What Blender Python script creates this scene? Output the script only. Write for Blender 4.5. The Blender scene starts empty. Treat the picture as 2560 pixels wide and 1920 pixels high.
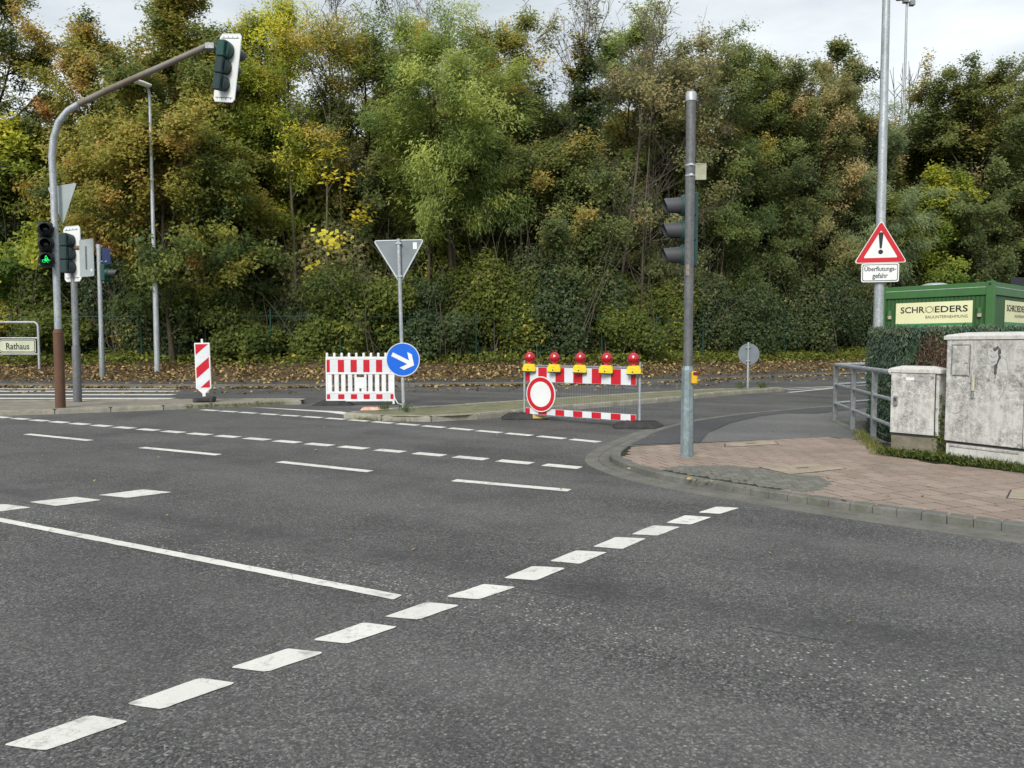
import bpy, bmesh, math, random
import numpy as np
from mathutils import Vector, Matrix
from mathutils.geometry import tessellate_polygon

R = math.radians
sc = bpy.context.scene
col = sc.collection
random.seed(7)

# ------------------------------------------------------------------ camera
EYE = 1.28
cam_d = bpy.data.cameras.new('camera')
cam_d.sensor_width = 36.0
cam_d.lens = 26.04
cam_d.clip_end = 3000
cam = bpy.data.objects.new('camera', cam_d)
col.objects.link(cam)
cam.location = (0, 0, EYE)
cam.rotation_euler = (R(90 - 2.95), 0, 0)
sc.camera = cam

# ------------------------------------------------------------------ sky and sun (bright overcast)
SUN_EL, SUN_AZ = 36.0, 200.0
world = bpy.data.worlds.new('World')
sc.world = world
world.use_nodes = True
wn, wl = world.node_tree.nodes, world.node_tree.links
wn.clear()
w_out = wn.new('ShaderNodeOutputWorld')
w_bg = wn.new('ShaderNodeBackground')
w_bg.inputs['Strength'].default_value = 0.1
w_sky = wn.new('ShaderNodeTexSky')
w_sky.sky_type = 'NISHITA'
w_sky.sun_disc = False
w_sky.sun_elevation = R(SUN_EL)
w_sky.sun_rotation = R(SUN_AZ)
w_tc = wn.new('ShaderNodeTexCoord')
w_map = wn.new('ShaderNodeMapping')
w_map.inputs['Scale'].default_value = (1.0, 1.0, 3.2)
w_noise = wn.new('ShaderNodeTexNoise')
w_noise.inputs['Scale'].default_value = 2.6
w_noise.inputs['Detail'].default_value = 6
w_noise.inputs['Roughness'].default_value = 0.55
w_ramp = wn.new('ShaderNodeValToRGB')
w_ramp.color_ramp.elements[0].position = 0.38
w_ramp.color_ramp.elements[0].color = (3.0, 3.28, 3.45, 1)
w_ramp.color_ramp.elements[1].position = 0.68
w_ramp.color_ramp.elements[1].color = (4.75, 4.95, 5.0, 1)
w_mix = wn.new('ShaderNodeMix')
w_mix.data_type = 'RGBA'
w_mix.inputs[0].default_value = 0.93
wl.new(w_tc.outputs['Generated'], w_map.inputs['Vector'])
wl.new(w_map.outputs[0], w_noise.inputs['Vector'])
wl.new(w_noise.outputs['Fac'], w_ramp.inputs['Fac'])
wl.new(w_sky.outputs[0], w_mix.inputs[6])
wl.new(w_ramp.outputs[0], w_mix.inputs[7])
wl.new(w_mix.outputs[2], w_bg.inputs['Color'])
wl.new(w_bg.outputs[0], w_out.inputs['Surface'])

sun_d = bpy.data.lights.new('sun', 'SUN')
sun_d.energy = 1.5
sun_d.angle = R(26)
sun_d.color = (1.0, 0.96, 0.9)
sun = bpy.data.objects.new('sun', sun_d)
col.objects.link(sun)
_az, _el = R(SUN_AZ), R(SUN_EL)
_dir = Vector((math.sin(_az) * math.cos(_el), math.cos(_az) * math.cos(_el), math.sin(_el)))
sun.rotation_euler = _dir.to_track_quat('Z', 'Y').to_euler()

sc.view_settings.view_transform = 'Standard'
sc.view_settings.look = 'None'
sc.view_settings.exposure = 1.15
sc.view_settings.gamma = 1.0
sc.view_settings.use_curve_mapping = False
sc.cycles.max_bounces = 8
sc.cycles.diffuse_bounces = 5
sc.cycles.glossy_bounces = 2
sc.cycles.transmission_bounces = 5
sc.cycles.use_denoising = True
sc.cycles.sample_clamp_indirect = 6.0


# ------------------------------------------------------------------ helpers
def hexlin(h):
    h = h.lstrip('#')
    out = []
    for i in (0, 2, 4):
        c = int(h[i:i + 2], 16) / 255
        out.append(c / 12.92 if c <= 0.04045 else ((c + 0.055) / 1.055) ** 2.4)
    return tuple(out)


def rgba(c):
    if isinstance(c, str):
        c = hexlin(c)
    return (c[0], c[1], c[2], 1.0)


class NT:
    """small wrapper to write node materials tersely"""
    def __init__(s, name):
        s.m = bpy.data.materials.new(name)
        s.m.use_nodes = True
        s.t = s.m.node_tree
        s.t.nodes.clear()
        s.out = s.n('ShaderNodeOutputMaterial')
        s.b = s.n('ShaderNodeBsdfPrincipled')
        s.l(s.b.outputs[0], s.out.inputs['Surface'])
        s._tc = None

    def n(s, t, **kw):
        nd = s.t.nodes.new(t)
        for k, v in kw.items():
            if k in nd.inputs:
                nd.inputs[k].default_value = v
            else:
                setattr(nd, k, v)
        return nd

    def l(s, a, b):
        s.t.links.new(a, b)

    def co(s, kind='Object'):
        if not s._tc:
            s._tc = s.n('ShaderNodeTexCoord')
        return s._tc.outputs[kind]

    def noise(s, scale, detail=4, rough=0.55, vec=None, stretch=None):
        v = vec or s.co()
        if stretch:
            mp = s.n('ShaderNodeMapping')
            mp.inputs['Scale'].default_value = stretch
            s.l(v, mp.inputs['Vector'])
            v = mp.outputs[0]
        nd = s.n('ShaderNodeTexNoise', Scale=scale, Detail=detail, Roughness=rough)
        s.l(v, nd.inputs['Vector'])
        return nd.outputs['Fac']

    def ramp(s, fac, stops):
        nd = s.n('ShaderNodeValToRGB')
        e = nd.color_ramp.elements
        while len(e) < len(stops):
            e.new(0.5)
        for el, (p, c) in zip(e, stops):
            el.position = p
            el.color = rgba(c) if not isinstance(c, (int, float)) else (c, c, c, 1)
        s.l(fac, nd.inputs['Fac'])
        return nd.outputs['Color']

    def mix(s, fac, a, b, mode='MIX'):
        nd = s.n('ShaderNodeMix')
        nd.data_type = 'RGBA'
        nd.blend_type = mode
        for sock, val in ((0, fac), (6, a), (7, b)):
            if isinstance(val, (int, float)):
                nd.inputs[sock].default_value = val
            elif isinstance(val, (tuple, str)):
                nd.inputs[sock].default_value = rgba(val)
            else:
                s.l(val, nd.inputs[sock])
        return nd.outputs[2]

    def bump(s, height, strength=0.3, dist=0.01):
        nd = s.n('ShaderNodeBump', Strength=strength, Distance=dist)
        s.l(height, nd.inputs['Height'])
        s.l(nd.outputs[0], s.b.inputs['Normal'])

    def color(s, c):
        if isinstance(c, (tuple, str)):
            s.b.inputs['Base Color'].default_value = rgba(c)
        else:
            s.l(c, s.b.inputs['Base Color'])

    def done(s, rough=0.6, metal=0.0, spec=0.4):
        if isinstance(rough, (int, float)):
            s.b.inputs['Roughness'].default_value = rough
        else:
            s.l(rough, s.b.inputs['Roughness'])
        s.b.inputs['Metallic'].default_value = metal
        s.b.inputs['Specular IOR Level'].default_value = spec
        return s.m


M = {}


def plain(name, c1, c2=None, scale=6, rough=0.55, metal=0, spec=0.4, bump=0, lo=0.35, hi=0.7, stretch=None):
    t = NT(name)
    if c2 is None:
        c2 = tuple(x * 0.8 for x in rgba(c1)[:3])
    f = t.noise(scale, 5, 0.6, stretch=stretch)
    t.color(t.ramp(f, [(lo, c1), (hi, c2)]))
    if bump:
        t.bump(t.noise(scale * 6, 3), bump, 0.01)
    M[name] = t.done(rough, metal, spec)
    return M[name]


def make_materials():
    # asphalt: fine stones of differing greys, worn wheel tracks with pale chippings
    def asphalt(name, dark, light, pale_amt, junction=False):
        t = NT(name)
        v = t.n('ShaderNodeTexVoronoi', Scale=110.0)
        t.l(t.co(), v.inputs['Vector'])
        sep = t.n('ShaderNodeSeparateColor')
        t.l(v.outputs['Color'], sep.inputs[0])
        base = t.ramp(sep.outputs[0], [(0.0, dark), (0.8, light), (1.0, tuple(x * 1.8 for x in light))])
        v3 = t.n('ShaderNodeTexVoronoi', Scale=190.0)
        t.l(t.co(), v3.inputs['Vector'])
        s3 = t.n('ShaderNodeSeparateColor')
        t.l(v3.outputs['Color'], s3.inputs[0])
        base = t.mix(0.75, base, t.ramp(s3.outputs[0], [(0.0, 0.45), (0.7, 1.1), (1.0, 2.0)]), 'MULTIPLY')
        # lengthwise lanes: coordinates turned so that local Y runs across the main road
        mp = t.n('ShaderNodeMapping')
        mp.inputs['Rotation'].default_value = (0, 0, R(27.8))
        t.l(t.co(), mp.inputs['Vector'])
        lane = mp.outputs[0]
        streak = t.noise(1.0, 5, 0.62, vec=lane, stretch=(0.10, 0.75, 1))
        base = t.mix(t.ramp(streak, [(0.36, 0.0), (0.64, 0.42)]), base, tuple(x * 1.55 for x in light))
        blot = t.noise(0.75, 6, 0.68)
        base = t.mix(t.ramp(blot, [(0.46, 0.0), (0.66, 0.5)]), base, tuple(x * 1.3 for x in dark))
        v2 = t.n('ShaderNodeTexVoronoi', Scale=58.0)
        t.l(t.co(), v2.inputs['Vector'])
        s2 = t.n('ShaderNodeSeparateColor')
        t.l(v2.outputs['Color'], s2.inputs[0])
        chip = t.ramp(s2.outputs[1], [(0.84, 0.0), (0.92, 1.0)])
        near = t.ramp(v2.outputs['Distance'], [(0.25, 1.0), (0.45, 0.0)])
        zone = t.ramp(t.noise(0.8, 4, 0.6, vec=lane, stretch=(0.2, 1.0, 1)), [(0.4, 0.1), (0.68, 0.9)])
        if junction:
            sx = t.n('ShaderNodeSeparateXYZ')
            t.l(lane, sx.inputs[0])
            wob = t.noise(0.9, 5, 0.6)
            off = t.n('ShaderNodeMath', operation='MULTIPLY_ADD')
            t.l(wob, off.inputs[0])
            off.inputs[1].default_value = 0.16
            t.l(sx.outputs['Y'], off.inputs[2])
            y_ = off.outputs[0]

            def band(c, inner, outer):
                a = t.n('ShaderNodeMath', operation='SUBTRACT')
                t.l(y_, a.inputs[0])
                a.inputs[1].default_value = c + .08
                m = t.n('ShaderNodeMath', operation='ABSOLUTE')
                t.l(a.outputs[0], m.inputs[0])
                return t.ramp(m.outputs[0], [(inner, 1.0), (outer, 0.0)])
            zone = t.mix(1.0, zone, band(3.16, .08, .30), 'ADD')
            brk = t.ramp(t.noise(2.2, 4, 0.6), [(0.36, 0.0), (0.6, 1.0)])
            dk = t.mix(1.0, t.mix(1.0, band(3.62, .05, .22), brk, 'MULTIPLY'), (0.55,) * 3, 'MULTIPLY')
            base = t.mix(dk, base, tuple(x * 1.5 for x in dark))
            for c_, w_, a_ in ((3.43, .006, .8), (5.9, .012, .55), (7.05, .010, .45), (1.6, .008, .4)):
                ln_ = t.mix(1.0, t.mix(1.0, band(c_, w_ * .4, w_), brk, 'MULTIPLY'), (a_,) * 3, 'MULTIPLY')
                base = t.mix(ln_, base, (0.018, 0.018, 0.018))
        f = t.mix(1.0, chip, near, 'MULTIPLY')
        f = t.mix(1.0, f, zone, 'MULTIPLY')
        f = t.mix(1.0, f, (pale_amt,) * 3, 'MULTIPLY')
        base = t.mix(f, base, (0.36, 0.355, 0.32))
        t.color(base)
        t.bump(t.mix(0.5, sep.outputs[2], t.noise(60, 3)), 0.45, 0.008)
        M[name] = t.done(0.82, 0, 0.28)

    asphalt('asphalt', (0.029, 0.029, 0.0285), (0.106, 0.105, 0.102), 0.85, True)
    asphalt('asphalt_dark', (0.04, 0.04, 0.042), (0.075, 0.075, 0.078), 0.4)
    asphalt('asphalt_old', (0.075, 0.075, 0.073), (0.14, 0.14, 0.137), 0.8)

    # road paint, worn
    t = NT('road_paint')
    wear = t.ramp(t.noise(9, 8, 0.72), [(0.53, 0.0), (0.66, 0.85)])
    cr = t.n('ShaderNodeTexVoronoi', Scale=3.2, feature='DISTANCE_TO_EDGE')
    t.l(t.mix(0.12, t.co(), t.n('ShaderNodeTexNoise', Scale=5.0).outputs['Color']), cr.inputs['Vector'])
    ck = t.ramp(cr.outputs['Distance'], [(0.0, 0.5), (0.006, 0.0)])
    c = t.mix(t.noise(30, 4), (0.74, 0.735, 0.69), (0.62, 0.615, 0.57))
    c = t.mix(t.ramp(t.noise(1.1, 5, .6), [(.4, 0.0), (.7, .45)]), c, (0.42, 0.415, 0.385))
    c = t.mix(wear, c, (0.30, 0.296, 0.275))
    c = t.mix(ck, c, (0.12, 0.12, 0.115))
    t.color(c)
    t.bump(t.noise(140, 3), 0.4, 0.004)
    M['road_paint'] = t.done(0.7, 0, 0.3)

    # pavers, kerbs
    t = NT('paver')
    oi = t.n('ShaderNodeObjectInfo')
    tone = t.ramp(oi.outputs['Random'], [(0.0, (0.28, 0.212, 0.172)), (0.3, (0.36, 0.277, 0.232)), (0.6, (0.32, 0.246, 0.202)), (1.0, (0.385, 0.302, 0.255))])
    g = t.ramp(t.noise(55, 5, 0.7), [(0.3, (0.62, 0.62, 0.62)), (0.7, (1.1, 1.1, 1.1))])
    c = t.mix(1.0, tone, g, 'MULTIPLY')
    geo = t.n('ShaderNodeNewGeometry')
    stain = t.ramp(t.noise(1.7, 6, 0.65, vec=geo.outputs['Position']), [(0.45, 0.0), (0.75, 0.6)])
    c = t.mix(stain, c, (0.19, 0.165, 0.135))
    t.color(c)
    t.bump(t.noise(160, 3), 0.4, 0.004)
    M['paver'] = t.done(0.85, 0, 0.25)
    t = NT('joint')
    t.color(t.ramp(t.noise(14, 5), [(0.3, (0.025, 0.024, 0.018)), (0.7, (0.05, 0.055, 0.028))]))
    M['joint'] = t.done(0.95, 0, 0.1)
    t = NT('sett')
    oi = t.n('ShaderNodeAttribute', attribute_name='hue')
    c = t.ramp(oi.outputs['Fac'], [(0, (0.13, 0.128, 0.112)), (0.6, (0.16, 0.157, 0.14)), (1, (0.195, 0.19, 0.17))])
    c = t.mix(t.ramp(t.noise(5, 5), [(0.45, 0.0), (0.7, 0.55)]), c, (0.105, 0.11, 0.078))
    t.color(c)
    M['sett'] = t.done(0.9, 0, 0.25)

    def stone(name, a, b, moss=None):
        t = NT(name)
        geo = t.n('ShaderNodeNewGeometry')
        p = geo.outputs['Position']
        c = t.ramp(t.noise(26, 6, 0.7, vec=p), [(0.3, a), (0.7, b)])
        c = t.mix(t.ramp(t.noise(3.1, 5, 0.6, vec=p), [(0.42, 0.0), (0.75, 0.7)]), c, tuple(x * 0.55 for x in a))
        if moss:
            c = t.mix(t.ramp(t.noise(4.3, 6, 0.65, vec=p), [(0.48, 0.0), (0.7, 0.75)]), c, moss)
        t.color(c)
        t.bump(t.noise(70, 4, vec=p), 0.5, 0.006)
        M[name] = t.done(0.9, 0, 0.25)
    stone('granite', (0.125, 0.125, 0.115), (0.20, 0.20, 0.182), (0.10, 0.105, 0.07))
    stone('gutter_concrete', (0.135, 0.132, 0.118), (0.195, 0.19, 0.17), (0.11, 0.11, 0.085))
    stone('kerb_concrete', (0.27, 0.255, 0.21), (0.37, 0.352, 0.295), (0.2, 0.2, 0.13))
    stone('cover_concrete', (0.30, 0.25, 0.19), (0.40, 0.34, 0.26), (0.2, 0.18, 0.13))
    stone('island_moss', (0.17, 0.165, 0.10), (0.24, 0.225, 0.15), (0.10, 0.125, 0.045))
    stone('island_paving', (0.22, 0.195, 0.165), (0.30, 0.265, 0.225), (0.17, 0.165, 0.12))
    stone('wall_concrete', (0.14, 0.14, 0.125), (0.2, 0.2, 0.18), (0.07, 0.08, 0.045))
    stone('plinth_concrete', (0.17, 0.15, 0.12), (0.26, 0.23, 0.18), (0.1, 0.11, 0.05))
    stone('soil', (0.035, 0.03, 0.02), (0.07, 0.058, 0.04), (0.03, 0.04, 0.015))
    stone('litter_soil', (0.08, 0.06, 0.04), (0.16, 0.115, 0.065), (0.06, 0.06, 0.03))

    # metals
    def galv(name, a, b, rough=0.5, metal=0.35):
        t = NT(name)
        v = t.n('ShaderNodeTexVoronoi', Scale=34.0)
        t.l(t.co(), v.inputs['Vector'])
        s = t.n('ShaderNodeSeparateColor')
        t.l(v.outputs['Color'], s.inputs[0])
        c = t.ramp(s.outputs[0], [(0, a), (1, b)])
        c = t.mix(t.ramp(t.noise(2.3, 6, 0.65, stretch=(4, 4, 1)), [(0.4, 0.0), (0.7, 0.65)]), c, tuple(x * 0.62 for x in a))
        t.color(c)
        M[name] = t.done(rough, metal, 0.4)
    galv('galvanised', (0.34, 0.37, 0.39), (0.48, 0.51, 0.53))
    galv('galvanised_dull', (0.2, 0.215, 0.22), (0.3, 0.315, 0.32))
    galv('pole_grey', (0.115, 0.12, 0.124), (0.165, 0.17, 0.175), 0.6, 0.2)
    galv('pole_teal', (0.18, 0.235, 0.25), (0.26, 0.315, 0.335), 0.5, 0.2)
    plain('rust_brown', (0.145, 0.075, 0.045), (0.085, 0.052, 0.038), 3, 0.75, 0.1, 0.3, 0.2, stretch=(3, 3, 0.7))
    plain('arm_brown', (0.16, 0.125, 0.09), (0.24, 0.23, 0.21), 2.0, 0.65, 0.15, 0.3)
    plain('sign_back', (0.20, 0.23, 0.25), (0.16, 0.185, 0.205), 3, 0.55, 0.2)
    plain('sign_back_pale', (0.38, 0.43, 0.43), (0.31, 0.35, 0.35), 3, 0.55, 0.15)
    plain('sign_white', (0.76, 0.78, 0.77), (0.66, 0.68, 0.67), 4, 0.35)
    plain('sign_red', (0.56, 0.012, 0.022), (0.47, 0.01, 0.018), 5, 0.35)
    plain('sign_blue', (0.004, 0.13, 0.66), (0.004, 0.105, 0.56), 4, 0.35)
    plain('sign_rim', (0.62, 0.66, 0.69), None, 5, 0.4)
    plain('sign_black', (0.014, 0.017, 0.022), None, 5, 0.4)
    plain('plastic_white', (0.78, 0.79, 0.80), (0.64, 0.65, 0.66), 3.5, 0.45)
    plain('foil_red', (0.55, 0.014, 0.028), (0.45, 0.012, 0.024), 6, 0.3)
    plain('foil_white', (0.7, 0.73, 0.76), (0.58, 0.61, 0.63), 3, 0.3)
    plain('rubber', (0.03, 0.031, 0.032), (0.055, 0.055, 0.052), 8, 0.8, 0, 0.2, 0.3)
    plain('rubber_grey', (0.075, 0.078, 0.078), (0.045, 0.047, 0.048), 6, 0.85, 0, 0.2, 0.3)
    plain('yellow_plastic', (0.80, 0.62, 0.02), (0.66, 0.49, 0.015), 9, 0.4)
    plain('yellow_worn', (0.55, 0.38, 0.06), (0.34, 0.25, 0.07), 9, 0.6)
    plain('button_yellow', (0.72, 0.42, 0.02), (0.58, 0.33, 0.02), 9, 0.4)
    plain('button_red', (0.16, 0.02, 0.018), None, 9, 0.4)
    plain('housing_green', (0.018, 0.075, 0.062), (0.012, 0.05, 0.043), 5, 0.5)
    plain('housing_dark', (0.014, 0.032, 0.032), (0.022, 0.042, 0.044), 4, 0.5)
    plain('visor_grey', (0.075, 0.08, 0.088), (0.05, 0.053, 0.058), 3, 0.55)
    plain('visor_black', (0.008, 0.008, 0.009), None, 3, 0.6)
    plain('dirty_plate', (0.4, 0.4, 0.3), (0.22, 0.235, 0.15), 9, 0.7)
    plain('container_green', (0.034, 0.105, 0.03), (0.028, 0.09, 0.025), 2.5, 0.5)
    plain('container_light', (0.05, 0.15, 0.042), (0.042, 0.13, 0.036), 2.5, 0.5)
    plain('banner_cream', (0.76, 0.75, 0.46), (0.68, 0.68, 0.41), 1.2, 0.5)
    plain('banner_green', (0.05, 0.25, 0.085), None, 2, 0.5)
    plain('banner_ink', (0.02, 0.022, 0.022), None, 2, 0.5)
    plain('banner_ink_thin', (0.12, 0.13, 0.09), None, 2, 0.5)
    plain('fence_green', (0.01, 0.055, 0.04), None, 3, 0.5)
    plain('lamp_cream', (0.5, 0.42, 0.33), None, 6, 0.4)
    plain('guide_sign', (0.56, 0.58, 0.44), (0.42, 0.45, 0.33), 3, 0.55)
    plain('dark_panel', (0.02, 0.025, 0.03), None, 3, 0.5)
    plain('label_orange', (0.7, 0.22, 0.12), (0.75, 0.6, 0.5), 16, 0.6)
    plain('sticker_tan', (0.30, 0.25, 0.19), (0.16, 0.13, 0.1), 20, 0.7)
    plain('spray_grey', (0.30, 0.305, 0.31), (0.38, 0.385, 0.39), 20, 0.8)
    plain('spray_pale', (0.42, 0.42, 0.4), (0.55, 0.55, 0.53), 30, 0.8)
    plain('spray_black', (0.05, 0.05, 0.05), (0.12, 0.12, 0.12), 30, 0.8)
    plain('lock_cream', (0.5, 0.48, 0.38), (0.36, 0.34, 0.27), 12, 0.6)

    # red lens
    t = NT('lens_red')
    t.color(t.ramp(t.noise(9, 3), [(0.35, (0.52, 0.004, 0.016)), (0.65, (0.22, 0.002, 0.01))]))
    t.b.inputs['Coat Weight'].default_value = 0.6
    M['lens_red'] = t.done(0.18, 0, 0.6)
    t = NT('lens_dark')
    t.color((0.006, 0.006, 0.008))
    M['lens_dark'] = t.done(0.2, 0, 0.5)
    t = NT('green_light')
    t.color((0.02, 0.5, 0.1))
    t.b.inputs['Emission Color'].default_value = (0.02, 1.0, 0.2, 1)
    t.b.inputs['Emission Strength'].default_value = 0.5
    M['green_light'] = t.done(0.4)
    t = NT('blue_sign_dark')
    t.color((0.006, 0.022, 0.09))
    M['blue_sign_dark'] = t.done(0.35)

    # grubby painted cabinets
    def cabinet(name, lo, hi):
        t = NT(name)
        base = t.ramp(t.noise(2.2, 4), [(0.35, (0.61, 0.605, 0.58)), (0.7, (0.53, 0.525, 0.49))])
        zone = t.ramp(t.noise(3.0, 4, 0.55), [(0.34, 0.15), (0.62, 1.0)])
        run = t.ramp(t.noise(16, 6, 0.6, stretch=(2.2, 2.2, 0.22)), [(0.48, 0.0), (0.74, 0.5)])
        c = t.mix(run, base, (0.25, 0.25, 0.225))
        d1 = t.ramp(t.noise(15, 12, 0.82), [(lo, 0.0), (hi, 0.9)])
        c = t.mix(t.mix(1.0, d1, zone, 'MULTIPLY'), c, (0.10, 0.10, 0.092))
        d2 = t.ramp(t.noise(60, 6, 0.75), [(0.52, 0.0), (0.70, 0.6)])
        c = t.mix(t.mix(1.0, d2, zone, 'MULTIPLY'), c, (0.13, 0.13, 0.12))
        t.color(c)
        M[name] = t.done(0.62, 0, 0.3)
    cabinet('cabinet_paint', 0.43, 0.60)
    cabinet('cabinet_lid', 0.54, 0.74)

    # bark and leaves
    t = NT('bark')
    c = t.ramp(t.noise(8, 6, 0.7, stretch=(3, 3, 0.6)), [(0.3, (0.045, 0.037, 0.026)), (0.7, (0.105, 0.088, 0.06))])
    t.color(c)
    t.bump(t.noise(30, 4, stretch=(3, 3, 0.5)), 0.6, 0.02)
    M['bark'] = t.done(0.9, 0, 0.15)
    plain('bark_pale', (0.13, 0.125, 0.08), (0.075, 0.07, 0.045), 5, 0.9, 0, 0.15)
    plain('twig', (0.15, 0.13, 0.10), (0.09, 0.078, 0.06), 3, 0.9, 0, 0.15)


def leaf_mat(name, stops, trans=0.3, rough=0.55, spec=0.25):
    t = NT(name)
    a = t.n('ShaderNodeAttribute', attribute_name='hue')
    c = t.ramp(a.outputs['Fac'], stops)
    t.color(c)
    t.done(rough, 0, spec)
    tr = t.n('ShaderNodeBsdfTranslucent')
    t.l(c, tr.inputs['Color'])
    mx = t.n('ShaderNodeMixShader')
    mx.inputs[0].default_value = trans
    t.l(t.b.outputs[0], mx.inputs[1])
    t.l(tr.outputs[0], mx.inputs[2])
    t.l(mx.outputs[0], t.out.inputs['Surface'])
    M[name] = t.m


make_materials()
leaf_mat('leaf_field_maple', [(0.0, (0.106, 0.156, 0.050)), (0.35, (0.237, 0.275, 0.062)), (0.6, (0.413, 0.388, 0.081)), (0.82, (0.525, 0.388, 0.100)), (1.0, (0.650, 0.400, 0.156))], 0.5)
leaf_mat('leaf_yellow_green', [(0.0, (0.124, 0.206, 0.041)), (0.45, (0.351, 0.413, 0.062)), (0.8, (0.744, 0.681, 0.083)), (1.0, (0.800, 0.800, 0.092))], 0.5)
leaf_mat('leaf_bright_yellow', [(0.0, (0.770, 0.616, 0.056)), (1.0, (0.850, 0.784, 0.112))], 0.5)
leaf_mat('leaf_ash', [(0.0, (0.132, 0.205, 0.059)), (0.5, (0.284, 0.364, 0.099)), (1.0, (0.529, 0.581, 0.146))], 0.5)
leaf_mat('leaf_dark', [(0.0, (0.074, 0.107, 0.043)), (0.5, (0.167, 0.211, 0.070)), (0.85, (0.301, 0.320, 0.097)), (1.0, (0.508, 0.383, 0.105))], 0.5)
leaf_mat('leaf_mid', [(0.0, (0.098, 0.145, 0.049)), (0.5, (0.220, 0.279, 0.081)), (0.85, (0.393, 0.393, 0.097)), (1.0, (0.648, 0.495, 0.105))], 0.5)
leaf_mat('leaf_olive_brown', [(0.0, (0.147, 0.184, 0.074)), (0.5, (0.302, 0.318, 0.125)), (1.0, (0.531, 0.413, 0.191))], 0.5)
leaf_mat('leaf_willow', [(0.0, (0.155, 0.206, 0.104)), (0.6, (0.289, 0.361, 0.175)), (1.0, (0.475, 0.516, 0.247))], 0.5)
leaf_mat('leaf_ivy', [(0.0, (0.031, 0.053, 0.022)), (0.5, (0.064, 0.095, 0.034)), (0.85, (0.122, 0.149, 0.049)), (1.0, (0.335, 0.276, 0.059))], 0.25, 0.5, 0.28)
leaf_mat('leaf_bush', [(0.0, (0.066, 0.103, 0.025)), (0.5, (0.157, 0.198, 0.042)), (0.85, (0.296, 0.314, 0.056)), (1.0, (0.640, 0.529, 0.070))], 0.5)
leaf_mat('leaf_thuja', [(0.0, (0.025, 0.05, 0.034)), (0.5, (0.06, 0.10, 0.066)), (0.9, (0.13, 0.175, 0.10)), (1.0, (0.14, 0.08, 0.045))], 0.15)
leaf_mat('leaf_thuja_brown', [(0.0, (0.04, 0.022, 0.014)), (0.6, (0.09, 0.055, 0.038)), (1.0, (0.14, 0.10, 0.06))], 0.1)
leaf_mat('leaf_fallen', [(0.0, (0.09, 0.055, 0.03)), (0.4, (0.22, 0.145, 0.07)), (0.75, (0.36, 0.26, 0.12)), (1.0, (0.52, 0.41, 0.17))], 0.15)
leaf_mat('leaf_grass', [(0.0, (0.04, 0.075, 0.014)), (0.6, (0.11, 0.15, 0.03)), (1.0, (0.30, 0.26, 0.09))], 0.3)


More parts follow.
